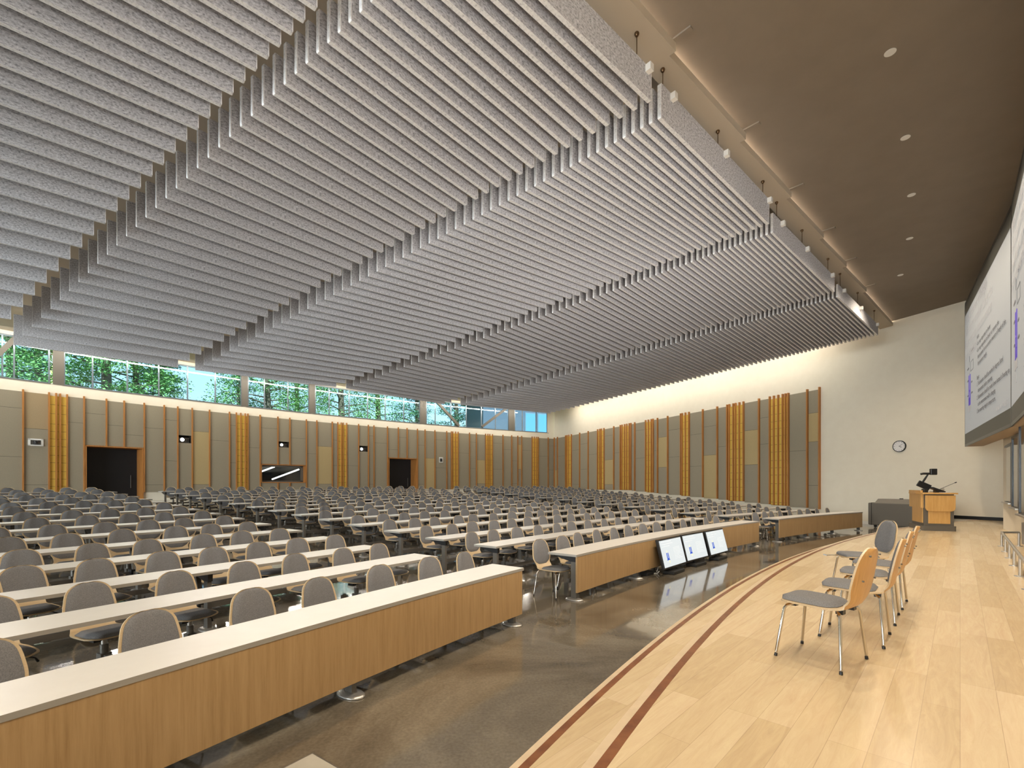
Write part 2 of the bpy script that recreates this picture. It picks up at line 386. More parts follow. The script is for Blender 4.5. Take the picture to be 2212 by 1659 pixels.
# (left bearing, right bearing, joints (image rows), colour of each panel from the top); 'G' = gold tiles between battens
RC = [(-330, -220, [890, 985], 'ppp'), (-220, -120, [905], 'pt'), (-120, -50, [880, 990], 'ppp'), (-50, A_(181), [Y_(730), Y_(1127)], 'ppp'), (A_(181), A_(388), [Y_(910), Y_(1355)], 'bpp'),
      (A_(388), A_(532), 'G', [A_(445), A_(477)]), (A_(532), A_(667), [Y_(860)], 'pp'), (A_(667), A_(845), [Y_(790)], 'pp'), (A_(845), A_(986), [Y_(883)], 'pp'), (A_(986), A_(1146), [Y_(960)], 'pp'),
      (A_(1146), A_(1305), [Y_(905), Y_(1355)], 'ppp'), (A_(1305), A_(1413), [Y_(840), Y_(1165)], 'ppp'), (A_(1413), A_(1528), [], 'p'), (A_(1528), A_(1666), [Y_(932), Y_(1352)], 'ptp'),
      (A_(1666), A_(1825), [Y_(1003)], 'pp'), (A_(1825), A_(1880), [Y_(883), Y_(1180)], 'ppp'), (A_(1880), A_(1972), 'G', [A_(1915), A_(1950)]), (A_(1972), A_(2069), [Y_(1060)], 'pp'),
      (A_(2069), B_(367), [Y_(905)], 'pp'), (B_(367), B_(462), [], 'p'), (B_(462), B_(594), [Y_(985)], 'pp'), (B_(594), B_(677), [Y_(1107)], 'pp'), (B_(677), B_(800), [Y_(1050), Y_(1348)], 'ptp'),
      (B_(800), B_(844), [Y_(1000), Y_(1200)], 'ppp'), (B_(844), B_(915), 'G', [B_(872), B_(887)]), (B_(915), B_(1010), [Y_(1203)], 'pp'), (B_(1010), B_(1088), [], 'p'), (B_(1088), B_(1132), [Y_(965), Y_(1350)], 'ppp'),
      (B_(1132), B_(1240), [Y_(1023)], 'pp'), (B_(1240), B_(1326), [Y_(1075)], 'pp'), (B_(1326), B_(1396), [Y_(978)], 'pp'), (B_(1396), B_(1479), [], 'p'), (B_(1479), B_(1539), [Y_(1040), Y_(1350)], 'ppp'),
      (B_(1539), B_(1618), [Y_(1143)], 'pt'), (B_(1618), B_(1712), [Y_(998), Y_(1220)], 'ppp'), (B_(1712), B_(1748), [Y_(1150)], 'pp'), (B_(1748), B_(1803), 'G', [B_(1760), B_(1782)]),
      (B_(1803), B_(1893), [Y_(1103)], 'pp'), (B_(1893), B_(1948), [Y_(1015), Y_(1225)], 'ppp'), (B_(1948), C_(178), [Y_(1157), Y_(1345)], 'ptp'), (C_(178), C_(233), 'G', [C_(196), C_(212)]),
      (C_(233), C_(316), [Y_(1025), Y_(1230)], 'ppp'), (C_(316), C_(386), [Y_(1075)], 'pp'), (C_(386), C_(434), [Y_(1165), Y_(1345)], 'ppp'), (C_(434), C_(465), [Y_(1035), Y_(1230)], 'ptp'), (C_(465), C_(548), [Y_(1080)], 'pp'),
      (C_(548), C_(598), 'G', [C_(567), C_(585)]), (C_(598), C_(676), [Y_(1127)], 'pp'), (C_(676), 1197, [Y_(1045), Y_(1237)], 'ppp')]
SCN = [(1198.5, C_(757), [Y_(1045), Y_(1237)], 'ppt'), (C_(757), C_(822), [Y_(1125)], 'pp'), (C_(822), C_(868), 'G', [C_(834), C_(848)]), (C_(868), C_(934), [Y_(1078), Y_(1350)], 'ppp'), (C_(934), C_(1002), [Y_(1028), Y_(1230)], 'ppp'), (C_(1002), C_(1077), [Y_(1112)], 'pp'),
       (C_(1077), C_(1128), 'G', [C_(1095), C_(1107)]), (C_(1128), C_(1206), [Y_(963), Y_(1155), Y_(1352)], 'pptp'), (C_(1206), C_(1258), [Y_(1100)], 'pp'), (C_(1258), C_(1342), 'G', [C_(1272), C_(1293), C_(1310), C_(1330)]),
       (C_(1342), C_(1373), [Y_(1047)], 'pp'), (C_(1373), C_(1460), [Y_(920), Y_(1142)], 'ppp'), (C_(1460), C_(1520), 'G', [C_(1483), C_(1506)]), (C_(1520), C_(1555), [Y_(1082)], 'pp'), (C_(1555), C_(1636), [Y_(975), Y_(1215)], 'ptp'),
       (C_(1636), C_(1740), [Y_(915), Y_(1133)], 'ppp'), (C_(1740), C_(1806), 'G', [C_(1752), C_(1778)]), (C_(1806), C_(1916), [Y_(953), Y_(1207)], 'ppp'), (C_(1916), D_(188), [Y_(888), Y_(1118)], 'ppt'), (D_(188), D_(267), [Y_(1050)], 'pp'),
       (D_(267), D_(397), 'G', [D_(285), D_(316), D_(335), D_(365)]), (D_(397), D_(521), [Y_(920), Y_(1195)], 'ptp'), (D_(521), D_(607), [Y_(820), Y_(1030)], 'ppp'), (D_(607), D_(755), 'G', [D_(640), D_(675), D_(710), D_(733)]),
       (D_(755), D_(906), [Y_(1085)], 'pp'), (D_(906), D_(1003), [Y_(783), Y_(1012), Y_(1360)], 'ptpp')]
PM = {'p': M['panel'], 't': M['tan'], 'b': M['brown']}
def dado(cols, fn, wallobj, holes):
    def plate(mb, x0, x1, z0, z1, o0, o1):
        if fn is rear: wprism(mb, x0, x1, z0, z1, o0, o1)
        else:
            a, c = fn(x0, o0), fn(x1, o0); d = fn(x1, o1); e = fn(x0, o1); mb.prism([a, c, d, e], z0, z1)
    def bat(x, z0, z1):
        p = fn(x); q = fn(x+1.0); d = (Vector(q)-Vector(p)).normalized()*.028
        n = Vector((d.y, -d.x)).normalized()
        if n.dot(Vector(p)) > 0: n = -n
        p = Vector(p); mb = MB()
        mb.prism([tuple(p-d), tuple(p+d), tuple(p+d+n*.115), tuple(p-d+n*.115)], z0, z1)
        mb.build('batten', M['batten'], wallobj)
    ends = set()
    for c in cols:
        x0, x1 = c[0], c[1]; xm = (x0+x1)/2; pm = fn(xm); D = pm[1]
        zb = floor_z(sqrt((pm[0]-SX)**2+(pm[1]-SY)**2))+.45
        hh = [(lo, hi) for a, e, lo, hi in holes if a-.6 <= xm <= e+.6]
        def pieces(z1, z0):
            out = [(z0, z1)]
            for lo, hi in hh:
                nx = []
                for s0, s1 in out:
                    if lo > s0: nx.append((s0, min(lo, s1)))
                    if hi < s1: nx.append((max(hi, s0), s1))
                out = [t for t in nx if t[1]-t[0] > .02]
            return out
        gp = .028/(D/F)                         # half batten, as a bearing
        if c[2] == 'G':
            mb = MB(); z = PT-.05
            while z > zb:
                zn = max(z-random.choice((.36, .43, .43, .5)), zb)
                plate(mb, x0+gp*.5, x1-gp*.5, zn+.014, z, -.03, .0); z = zn
            k_ = len(mb.m); plate(mb, x0+gp*.5, x1-gp*.5, zb, PT-.05, -.014, 0); mb.m[k_:] = [1]*(len(mb.m)-k_)
            mb.build('gold_panel', [M['gold'], M['gap']], wallobj)
            for x in c[3]: bat(x, zb, PT+.10)
        else:
            zs = [PT]+[zz(y, D) for y in c[2]]+[zb]
            for k, col in enumerate(c[3]):
                if zs[k] <= zb: continue
                for s0, s1 in pieces(zs[k], max(zs[k+1], zb)):
                    mb = MB(); plate(mb, x0+gp*.7, x1-gp*.7, s0+(.012 if s0 > zb+.01 else 0), s1, -.04, 0)
                    if s0 > zb+.01: k_ = len(mb.m); plate(mb, x0+gp*.7, x1-gp*.7, s0, s0+.012, -.034, 0); mb.m[k_:] = [1]*(len(mb.m)-k_)
                    mb.build('fabric_panel', [PM[col], M['gap']], wallobj)
        for x in (x0, x1):
            if round(x, 1) in ends: continue
            ends.add(round(x, 1))
            lo = zb
            for a, e, l, h in holes:
                if a+1.5 < x < e-1.5 and l <= zb+.01: lo = h
            if fn is rear and any(a+1.5 < x < e-1.5 and l > zb+.01 for a, e, l, h in holes):
                h_ = [h for h in holes if h[0]+1.5 < x < h[1]-1.5][0]
                bat(x, h_[3], PT+.10); bat(x, zb, h_[2]); continue
            bat(x, lo, PT+.10)
HOLES = [(d[0], d[1], 0, rz_((d[0]+d[1])/2, d[2])) for d in DOORS]+[(BOOTH[0], BOOTH[1], min(BOOTH[2:]), max(BOOTH[2:]))]+[(s[0], s[1], min(s[2:]), max(s[2:])) for s in SLOTS]
dado(RC, rear, wall_rear, HOLES)
dado(SCN, side, wall_side, [])

# doors: cedar-lined recess with a black leaf at the back
for i, d in enumerate(DOORS):
    zt = rz_((d[0]+d[1])/2, d[2]); p, q = Vector(rear(d[0])), Vector(rear(d[1]))
    u = (q-p).normalized(); n = Vector((-u.y, u.x)); n = n if n.dot(p) > 0 else -n      # n points out of the room
    W = (q-p).length; dep = .95
    o = MB(); o.prism([tuple(p+n*dep), tuple(q+n*dep), tuple(q+n*(dep+.06)), tuple(p+n*(dep+.06))], .3, zt)
    door = o.build('door_%d' % (i+1), M['doorblk'], kind='structure')
    b = MB()
    b.prism([tuple(p-n*.12), tuple(p+u*.05-n*.12), tuple(p+u*.05+n*dep), tuple(p+n*dep)], .6, zt)
    b.prism([tuple(q-n*.12), tuple(q-u*.05-n*.12), tuple(q-u*.05+n*dep), tuple(q+n*dep)], .6, zt)
    b.prism([tuple(p-n*.12), tuple(q-n*.12), tuple(q+n*dep), tuple(p+n*dep)], zt-.06, zt)
    b.build('door_frame', M['batten'], door)
    b = MB(); h = p+(q-p)*.86+n*(dep-.05); b.tube([(h.x, h.y, 1.45), (h.x, h.y, 2.15)], .014); b.build('door_handle', M['steel'], door)
# control-booth window
p, q = Vector(rear(BOOTH[0])), Vector(rear(BOOTH[1])); u = (q-p).normalized(); n = Vector((-u.y, u.x)); n = n if n.dot(p) > 0 else -n
z0, z1 = min(BOOTH[2:]), max(BOOTH[2:])
b = MB()
for a, c, y0, y1 in ((p, p+u*.05, z0, z1), (q-u*.05, q, z0, z1), (p, q, z1-.05, z1), (p, q, z0, z0+.05)):
    b.prism([tuple(a-n*.1), tuple(c-n*.1), tuple(c+n*.35), tuple(a+n*.35)], y0, y1)
booth = b.build('window_1', M['batten'], kind='structure')
b = MB()
for a, c, y0, y1 in ((p+u*.05, p+u*.12, z0, z1), (q-u*.22, q-u*.05, z0, z1), (p, q, z1-.16, z1-.05), (p, q, z0+.05, z0+.14)):
    b.prism([tuple(a+n*.28), tuple(c+n*.28), tuple(c+n*.35), tuple(a+n*.35)], y0, y1)
b.build('window_frame', M['column'], booth)
b = MB(); b.prism([tuple(p+n*.31), tuple(q+n*.31), tuple(q+n*.32), tuple(p+n*.32)], z0, z1); b.build('pane', M['clear'], booth)
b = MB(); W = (q-p).length
e0, e1 = p-u*.6, q+u*.6
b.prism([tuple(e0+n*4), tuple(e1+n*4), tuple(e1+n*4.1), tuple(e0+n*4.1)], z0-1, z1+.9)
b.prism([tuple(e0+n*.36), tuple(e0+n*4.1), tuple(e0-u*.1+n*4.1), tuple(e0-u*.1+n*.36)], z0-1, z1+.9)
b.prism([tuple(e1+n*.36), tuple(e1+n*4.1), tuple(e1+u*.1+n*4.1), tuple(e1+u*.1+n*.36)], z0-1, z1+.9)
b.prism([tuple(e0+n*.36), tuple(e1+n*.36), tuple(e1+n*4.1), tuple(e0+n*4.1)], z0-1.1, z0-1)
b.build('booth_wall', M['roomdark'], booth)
b = MB(); zb_ = EYE+.80
b.add([(e0+n*.36).to_3d()+Vector((0, 0, z1+.02)), (e1+n*.36).to_3d()+Vector((0, 0, z1+.02)), (e1+n*4.1).to_3d()+Vector((0, 0, zb_)), (e0+n*4.1).to_3d()+Vector((0, 0, zb_))], [(0, 1, 2, 3), (3, 2, 1, 0)])
b.build('booth_ceiling', M['roomceil'], booth)
for k, (x0, y0, f0, x1, y1, f1) in enumerate(((559, 1020.5, 2.4, 592.5, 1008.3, .7), (588, 1035.3, 3.4, 645.4, 1014, .8))):
    a = rear(x0, f0); c = rear(x1, f1)
    w = MB(); w.tube([(a[0], a[1], zz(y0, a[1])), (c[0], c[1], zz(y1, c[1]))], .055, 6)
    tag(w.build('tube_light', M['tubelamp']), ('short' if k == 0 else 'long')+' white tube light inside the control booth window', 'lamp', 'tube lights in the booth')

# projectors in their slots
PJN = ['left', 'middle', 'right']
PJL = ['projector in the slot right of the wide dark doorway, brightest lens', 'projector in the wall slot above the booth window', 'projector in the wall slot between gold strip and narrow doorway']
for i, s in enumerate(SLOTS):
    zc0, zc1 = min(s[2:]), max(s[2:]); p, q = Vector(rear(s[0])), Vector(rear(s[1])); u = (q-p).normalized(); n = Vector((-u.y, u.x)); n = n if n.dot(p) > 0 else -n
    W = (q-p).length; c = (p+q)/2; ang = atan2(u.y, u.x)
    b = MB()
    b.prism([tuple(p+n*.75), tuple(q+n*.75), tuple(q+n*.8), tuple(p+n*.8)], zc0, zc1)
    b.prism([tuple(p-u*.03), tuple(p), tuple(p+n*.8), tuple(p-u*.03+n*.8)], zc0, zc1)
    b.prism([tuple(q+u*.03), tuple(q), tuple(q+n*.8), tuple(q+u*.03+n*.8)], zc0, zc1)
    b.prism([tuple(p), tuple(q), tuple(q+n*.8), tuple(p+n*.8)], zc1, zc1+.03); b.prism([tuple(p), tuple(q), tuple(q+n*.8), tuple(p+n*.8)], zc0-.03, zc0)
    b.build('niche', M['gap'], wall_rear)
    t = thing('projector', (c.x+n.x*.4, c.y+n.y*.4, zc0), ang, PJL[i], 'projector', 'projectors in the rear wall')
    H = zc1-zc0
    b = MB(); b.box((0, .05, H*.42), (W*.86, .5, H*.7)); bevel(b.build('body', M['grey'], t), .02)
    b = MB(); xo = -W*.16
    b.tube([(xo, -.2, H*.46), (xo, -.30, H*.46)], [H*.24, H*.26], 16); b.build('lens_barrel', M['black'], t)
    b = MB(); b.tube([(xo, -.302, H*.46), (xo, -.312, H*.46)], H*.23, 16); b.build('lens', M['projlamp'], t)
    b = MB()
    for k in range(5): b.box((W*.22+k*.03, -.205, H*.42), (.012, .012, H*.45))
    b.build('vent', M['black'], t)
# wall cameras
for i, (px, py, w, h, lab) in enumerate(((77, 955.5, .52, .34, 'white-plated camera on the panel left of the first gold strip'), (952.5, 993.5, .36, .44, 'white-plated camera on the panel right of the narrow doorway'))):
    p = rear(px, -.045); q = rear(px+3, -.045); ang = atan2(q[1]-p[1], q[0]-p[0]); z = zz(py, p[1])
    t = thing('wall_camera', (p[0], p[1], z), ang, lab, 'camera', 'cameras on the rear wall')
    b = MB()
    b.box((0, -.02, h*.4), (w, .04, h*.2)); b.box((0, -.02, -h*.42), (w, .04, h*.16)); b.box((-w*.42, -.02, 0), (w*.16, .04, h)); b.box((w*.42, -.02, 0), (w*.16, .04, h)); b.build('plate', M['whitep'], t)
    b = MB(); b.box((0, -.008, 0), (w*.7, .012, h*.7)); b.build('back_box', M['steel'], t)
    b = MB(); b.lathe([(.02, -h*.3), (w*.22, -h*.28), (w*.22, -h*.16), (w*.1, -h*.1), (w*.2, h*.0), (w*.2, h*.14), (w*.08, h*.26)], (0, -.07, 0), 14); b.build('camera_head', M['black'], t)

# ---------------------------------------------------------------- clerestory windows
MULL = [[-1480, -1300, -1120, -960, -820, -700, -590, -490, -400, -320, -245, -175, -110, -50, 5, 30.5, 106], [139, 200, 275, 343, 405, 465, 521], [536, 571, 622, 667], [681, 711, 754, 794, 832, 872, 907], [921, 940, 974, 1007, 1040, 1070, 1098], [1112, 1128, 1158, 1181.5]]
for i, ms in enumerate(MULL):
    b = MB()
    for x in ms:
        w = .045/(rear(x)[1]/F)
        wprism(b, x-w, x+w, SILL, HEAD, .05, .17)
    wprism(b, ms[0], ms[-1], SILL, SILL+.06, .05, .17); wprism(b, ms[0], ms[-1], HEAD-.07, HEAD, .05, .17)
    wn = b.build('window_%d' % (i+2), M['winframe'], kind='structure')
    b = MB(); wprism(b, ms[0], ms[-1], SILL, HEAD, .10, .112); b.build('pane', M['glass'], wn)
    b = MB(); wprism(b, ms[0]-4, ms[-1]+4, SILL-.02, SILL+.012, -.02, .2); b.build('window_sill', M['column'], wn)
def col_at(x0, x1, nm='column_1'):
    b = MB(); wprism(b, x0, x1, SILL-.01, DECK, -.02, .3); return b.build(nm, M['column'], kind='structure')
for k, (x0, x1) in enumerate(((114, 138.5), (521.5, 535.5), (667.5, 680.5), (907.5, 920.5), (1099, 1111.5))): col_at(x0, x1, 'column_%d' % (k+1))
b = MB(); wprism(b, 1182, 1197.5, SILL-.01, DECK, 0, .3); b.build('wall_rear_pier', M['cream'], kind='structure')
for k, (x0, y0, x1, y1) in enumerate(((40, 724, -70, 828), (941, 865, 991.5, 920.5), (1100, 868, 1041, 922))):
    p, q = rear(x0, .02), rear(x1, .02); b = MB()
    a, c = Vector((p[0], p[1], min(zz(y0, p[1]), DECK))), Vector((q[0], q[1], zz(y1, q[1])))
    d = (c-a); L = d.length; mid = (a+c)/2
    Mx = d.to_track_quat('Z', 'Y').to_matrix(); b.box(mid, (.16, .2, L), 0, 0, Mx)
    b.build('beam_%d' % (k+1), M['column'], kind='structure')

# ---------------------------------------------------------------- outside
b = MB(); b.prism([(-120, 10), (60, 10+36), (60, 150), (-120, 150)], -.3, -.1); b.build('ground', M['lawn'], kind='structure')
def tree(x, y, h, rad, label, pine=False, base=.3, seed=0, n=2600):
    rnd = random.Random(seed)
    t = thing('pine_tree' if pine else 'leafy_tree', (x, y, -.1), 0, label, 'tree', 'trees beyond the clerestory')
    b = MB(); b.tube([(0, 0, 0), (.15, .1, h*.4), (0, 0, h*.75), (.1, 0, h*.95)], [rad*.07+.1, rad*.055+.08, rad*.03+.05, .04], 9)
    clumps = []
    nb = 26 if pine else 30
    for k in range(nb):
        zf = base+(1-base)*(k+.5)/nb
        ang = k*2.4+rnd.uniform(-.4, .4)
        rr = rad*((1.05-zf)**.7 if pine else sqrt(max(.05, 1-((zf-.62)/.45)**2)))*rnd.uniform(.45, .95)
        p = Vector((rr*cos(ang), rr*sin(ang), h*zf+(rnd.uniform(-.4, .2))))
        b.tube([(0, 0, h*zf*.93), (p.x*.5, p.y*.5, p.z*.97+.15), (p.x, p.y, p.z)], [.075, .05, .02], 5)
        clumps.append((p, rad*(rnd.uniform(.24, .36) if not pine else rnd.uniform(.2, .34)), .34 if pine else .8))
        if pine: clumps.append((p*.55+Vector((0, 0, h*zf*.45)), rad*.22, .4))
    b.build('trunk', M['bark'], t)
    lf = MB()
    for k in range(int(n*1.7)):
        c, r, fl_ = rnd.choice(clumps)
        while True:
            q = Vector((rnd.uniform(-1, 1), rnd.uniform(-1, 1), rnd.uniform(-1, 1)))
            if q.length < 1: break
        q = Vector((q.x*r, q.y*r, q.z*r*fl_))
        s = rnd.uniform(.05, .13); a = Vector((rnd.uniform(-1, 1), rnd.uniform(-1, 1), rnd.uniform(-.6, .6))).normalized()
        bb = a.cross(Vector((rnd.uniform(-1, 1), rnd.uniform(-1, 1), 1))).normalized()
        o = c+q
        lf.add([o-a*s, o+bb*s*.55, o+a*s, o-bb*s*.55], [(0, 1, 2, 3)])
    f = lf.build('foliage', M['leafd'] if pine else M['leaf'], t)
def tree_at(px, off, *a, **k):
    p = rear(px, off); tree(p[0], p[1], *a, **k)
tree_at(20, 13, 17, 4.6, 'blue-green tree behind the diagonal brace at the far left window', seed=1, n=9500)
tree_at(80, 18, 16, 4.2, 'darker tree just left of the broad dark window column', pine=True, seed=2, n=7000)
tree_at(225, 11, 18, 4.6, 'sunlit pale green tree in the windows right of the broad column', seed=3, n=12000)
tree_at(292, 15, 15.5, 4.0, 'smaller bright green tree right of the sunlit pale one', seed=4, n=9000)
tree_at(345, 17, 15, 3.4, 'dark pine in front of the open patch of sky', pine=True, seed=5, n=7000)
tree_at(515, 20, 17, 4.2, 'thin pine whose branches reach into the open sky', pine=True, seed=6, n=4000, base=.42)
tree_at(575, 13, 17, 4.8, 'spreading tree between the second and third window columns', seed=7, n=7000, base=.42)
tree_at(640, 19, 17, 4.4, 'green tree just left of the third window column', seed=8, n=7000)
tree_at(735, 15, 18, 5.2, 'open-branched tree right of the third window column', seed=9, n=6000, base=.42)
tree_at(815, 19, 18, 5.4, 'broad tree with bare forks in the middle of the fourth window', seed=10, n=7000, base=.42)
tree_at(900, 16, 17, 5.0, 'blue-green pine left of the fourth window column', pine=True, seed=11, n=7000)
tree_at(985, 18, 17, 5.6, 'blue-green tree behind the crossed braces', pine=True, seed=12, n=8000)
tree_at(430, 30, 11, 3.6, 'low distant tree under the open patch of sky', seed=13, n=2600)
p = Vector(rear(1098, 9)); q = Vector(rear(1225, 9)); u = (q-p).normalized(); n = Vector((-u.y, u.x)); n = n if n.dot(p) > 0 else -n
bl = thing('neighbour_building', (p.x, p.y, -.1), atan2(u.y, u.x), 'dark blue building with glass bays beyond the last window', 'building')
W = (q-p).length
b = MB(); b.box((W/2, 3, 5.6), (W+6, 6, 11.2)); b.build('wall', M['bldg'], bl)
b = MB(); b.box((W/2, 2.8, 11.35), (W+7, 7, .3)); b.build('roof', M['column'], bl)
for k in range(5):
    b = MB(); x = W*.36+k*1.6; b.box((x, -.03, 7.6), (1.35, .08, 4.6)); f = b.build('window', M['winframe'], bl)
    b = MB(); b.box((x, -.075, 7.6), (1.2, .02, 4.4)); b.build('pane', M['bldgw'], f)

# ---------------------------------------------------------------- ceiling baffles
ORD = ['first', 'second', 'third', 'fourth', 'fifth', 'sixth', 'seventh', 'eighth', 'ninth', 'tenth', 'eleventh', 'twelfth', 'thirteenth', 'fourteenth', 'fifteenth', 'sixteenth', 'seventeenth', 'eighteenth', 'nineteenth', 'twentieth']
TENS = {2: ('twenty', 'twentieth'), 3: ('thirty', 'thirtieth'), 4: ('forty', 'fortieth'), 5: ('fifty', 'fiftieth'), 6: ('sixty', 'sixtieth'), 7: ('seventy', 'seventieth'), 8: ('eighty', 'eightieth')}
def ordinal(n):
    if n <= 20: return ORD[n-1]
    t, o = divmod(n, 10)
    return TENS[t][1] if o == 0 else TENS[t][0]+'-'+ORD[o-1]
H = 5.5                                        # underside of the cloud above the eye
def interp(an, i):
    for (a, xa), (c, xc) in zip(an, an[1:]):
        if i <= c or c == an[-1][0]:
            return xa+(xc-xa)*(i-a)/(c-a)
def smooth_anchor(an, n):
    # quadratic-ish smoothing of a piecewise table
    raw = [interp(an, i) for i in range(n)]
    for _ in range(12): raw = [raw[0]]+[(raw[i-1]+2*raw[i]+raw[i+1])/4 for i in range(1, n-1)]+[raw[-1]]
    return raw
def line(p, q): return lambda x: p[1]+(q[1]-p[1])*(x-p[0])/(q[0]-p[0])
BAYS = [
    dict(n=28, R=[(0, 24), (10, 280), (20, 529), (27, 712)], rl=((24, 690), (687, 16.5)), hp=(66, 102), name='leftmost bay'),
    dict(n=43, L=[(0, 29), (8, 190), (16, 357), (24, 545), (32, 737), (35, 800), (42, 990)], ll=((29, 744), (762, 38)), R=[(0, 385), (6, 534), (29, 1054), (37, 1253), (42, 1407.6)], rl=((385, 794), (1407.6, 219)), hp=(66, 102), name='second bay from the left'),
    dict(n=54, L=[(0, 421.5), (26, 909), (38, 1138.7), (46, 1294), (53, 1428)], ll=((421.5, 799), (1428, 253)), R=[(0, 726.5), (14, 1004), (25, 1219), (39, 1455.7), (53, 1662)], rl=((726.5, 836), (1662, 484)), hp=(43, 75), name='third bay from the left'),
    dict(n=67, L=[(0, 748), (20, 1062), (38, 1328), (52, 1510), (66, 1669.6)], ll=((745, 840), (1669.6, 502)), R=[(0, 960.7), (30, 1385), (50, 1635), (66, 1803)], rl=((960.7, 873), (1803, 631)), hp=(32, 43), name='fourth bay from the left'),
    dict(n=76, L=[(0, 995), (25, 1310), (50, 1580), (75, 1810)], ll=((995, 874), (1810, 641)), R=[(0, 1190), (25, 1448), (50, 1683), (75, 1897)], rl=((1190, 893), (1897, 724)), hp=(19, 28), name='bay nearest the side wall')]
TH = .06
for bi, B in enumerate(BAYS):
    TH = .06 if bi < 3 else .05
    n = B['n']; rx = smooth_anchor(B['R'], n); rl = line(*B['rl'])
    if 'L' in B: lx = smooth_anchor(B['L'], n); ll = line(*B['ll'])
    for i in range(n):
        r = Vector(above(rx[i], rl(rx[i]), H))
        hp = B['hp'][0]+(B['hp'][1]-B['hp'][0])*i/(n-1)
        if 'L' in B:
            l = Vector(above(lx[i], ll(lx[i]), H)); h = hp*H/(HY-ll(lx[i]))
        else:
            l = r-U2*7.5; h = hp*H/(HY-rl(rx[i]))*.98
        u = (r-l).normalized(); nn = Vector((-u.y, u.x))*TH
        base = Vector((l.x, l.y, EYE+H)); L = (r-l).length
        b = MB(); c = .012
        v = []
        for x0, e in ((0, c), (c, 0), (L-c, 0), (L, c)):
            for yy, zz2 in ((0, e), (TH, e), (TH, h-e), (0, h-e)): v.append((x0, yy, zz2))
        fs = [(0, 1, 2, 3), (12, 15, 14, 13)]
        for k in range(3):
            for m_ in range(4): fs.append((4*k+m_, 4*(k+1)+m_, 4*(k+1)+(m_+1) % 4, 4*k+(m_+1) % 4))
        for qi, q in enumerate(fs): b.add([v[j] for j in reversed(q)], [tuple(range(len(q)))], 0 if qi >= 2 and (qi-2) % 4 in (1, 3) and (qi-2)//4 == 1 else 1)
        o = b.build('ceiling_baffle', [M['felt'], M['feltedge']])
        o.location = base; o.rotation_euler = (0, 0, atan2(u.y, u.x))
        lab = ('grey felt baffle nearest the stage in the ' if i == n-1 else 'grey felt ceiling baffle, %s from the stage edge, in the ' % ordinal(n-i))+B['name']
        tag(o, lab, 'ceiling baffle', 'felt ceiling baffles')
        if i == n-1 and bi >= 1:
            # suspension wires and white fixing cubes of the edge baffle
            fr = ((.9,) if bi == 1 else (.02, .45, .93) if bi == 2 else (.06, .42, .88) if bi == 3 else (.06, .45, .9))
            for f_ in fr:
                w = MB(); x = L*f_; top = SZ-(EYE+H) if True else 0
                w.tube([(x, .022, h-.02), (x, .022, top)], .007, 6)
                w.lathe([(.02, top-.05), (.035, top-.02), (.03, top)], (x, .022, 0), 10); w.build('suspension_wire', M['brass'], o)
                w = MB(); w.box((x+.22, -.04, h-.07), (.085, .085, .10)); w.build('fixing_cube', M['whitep'], o)

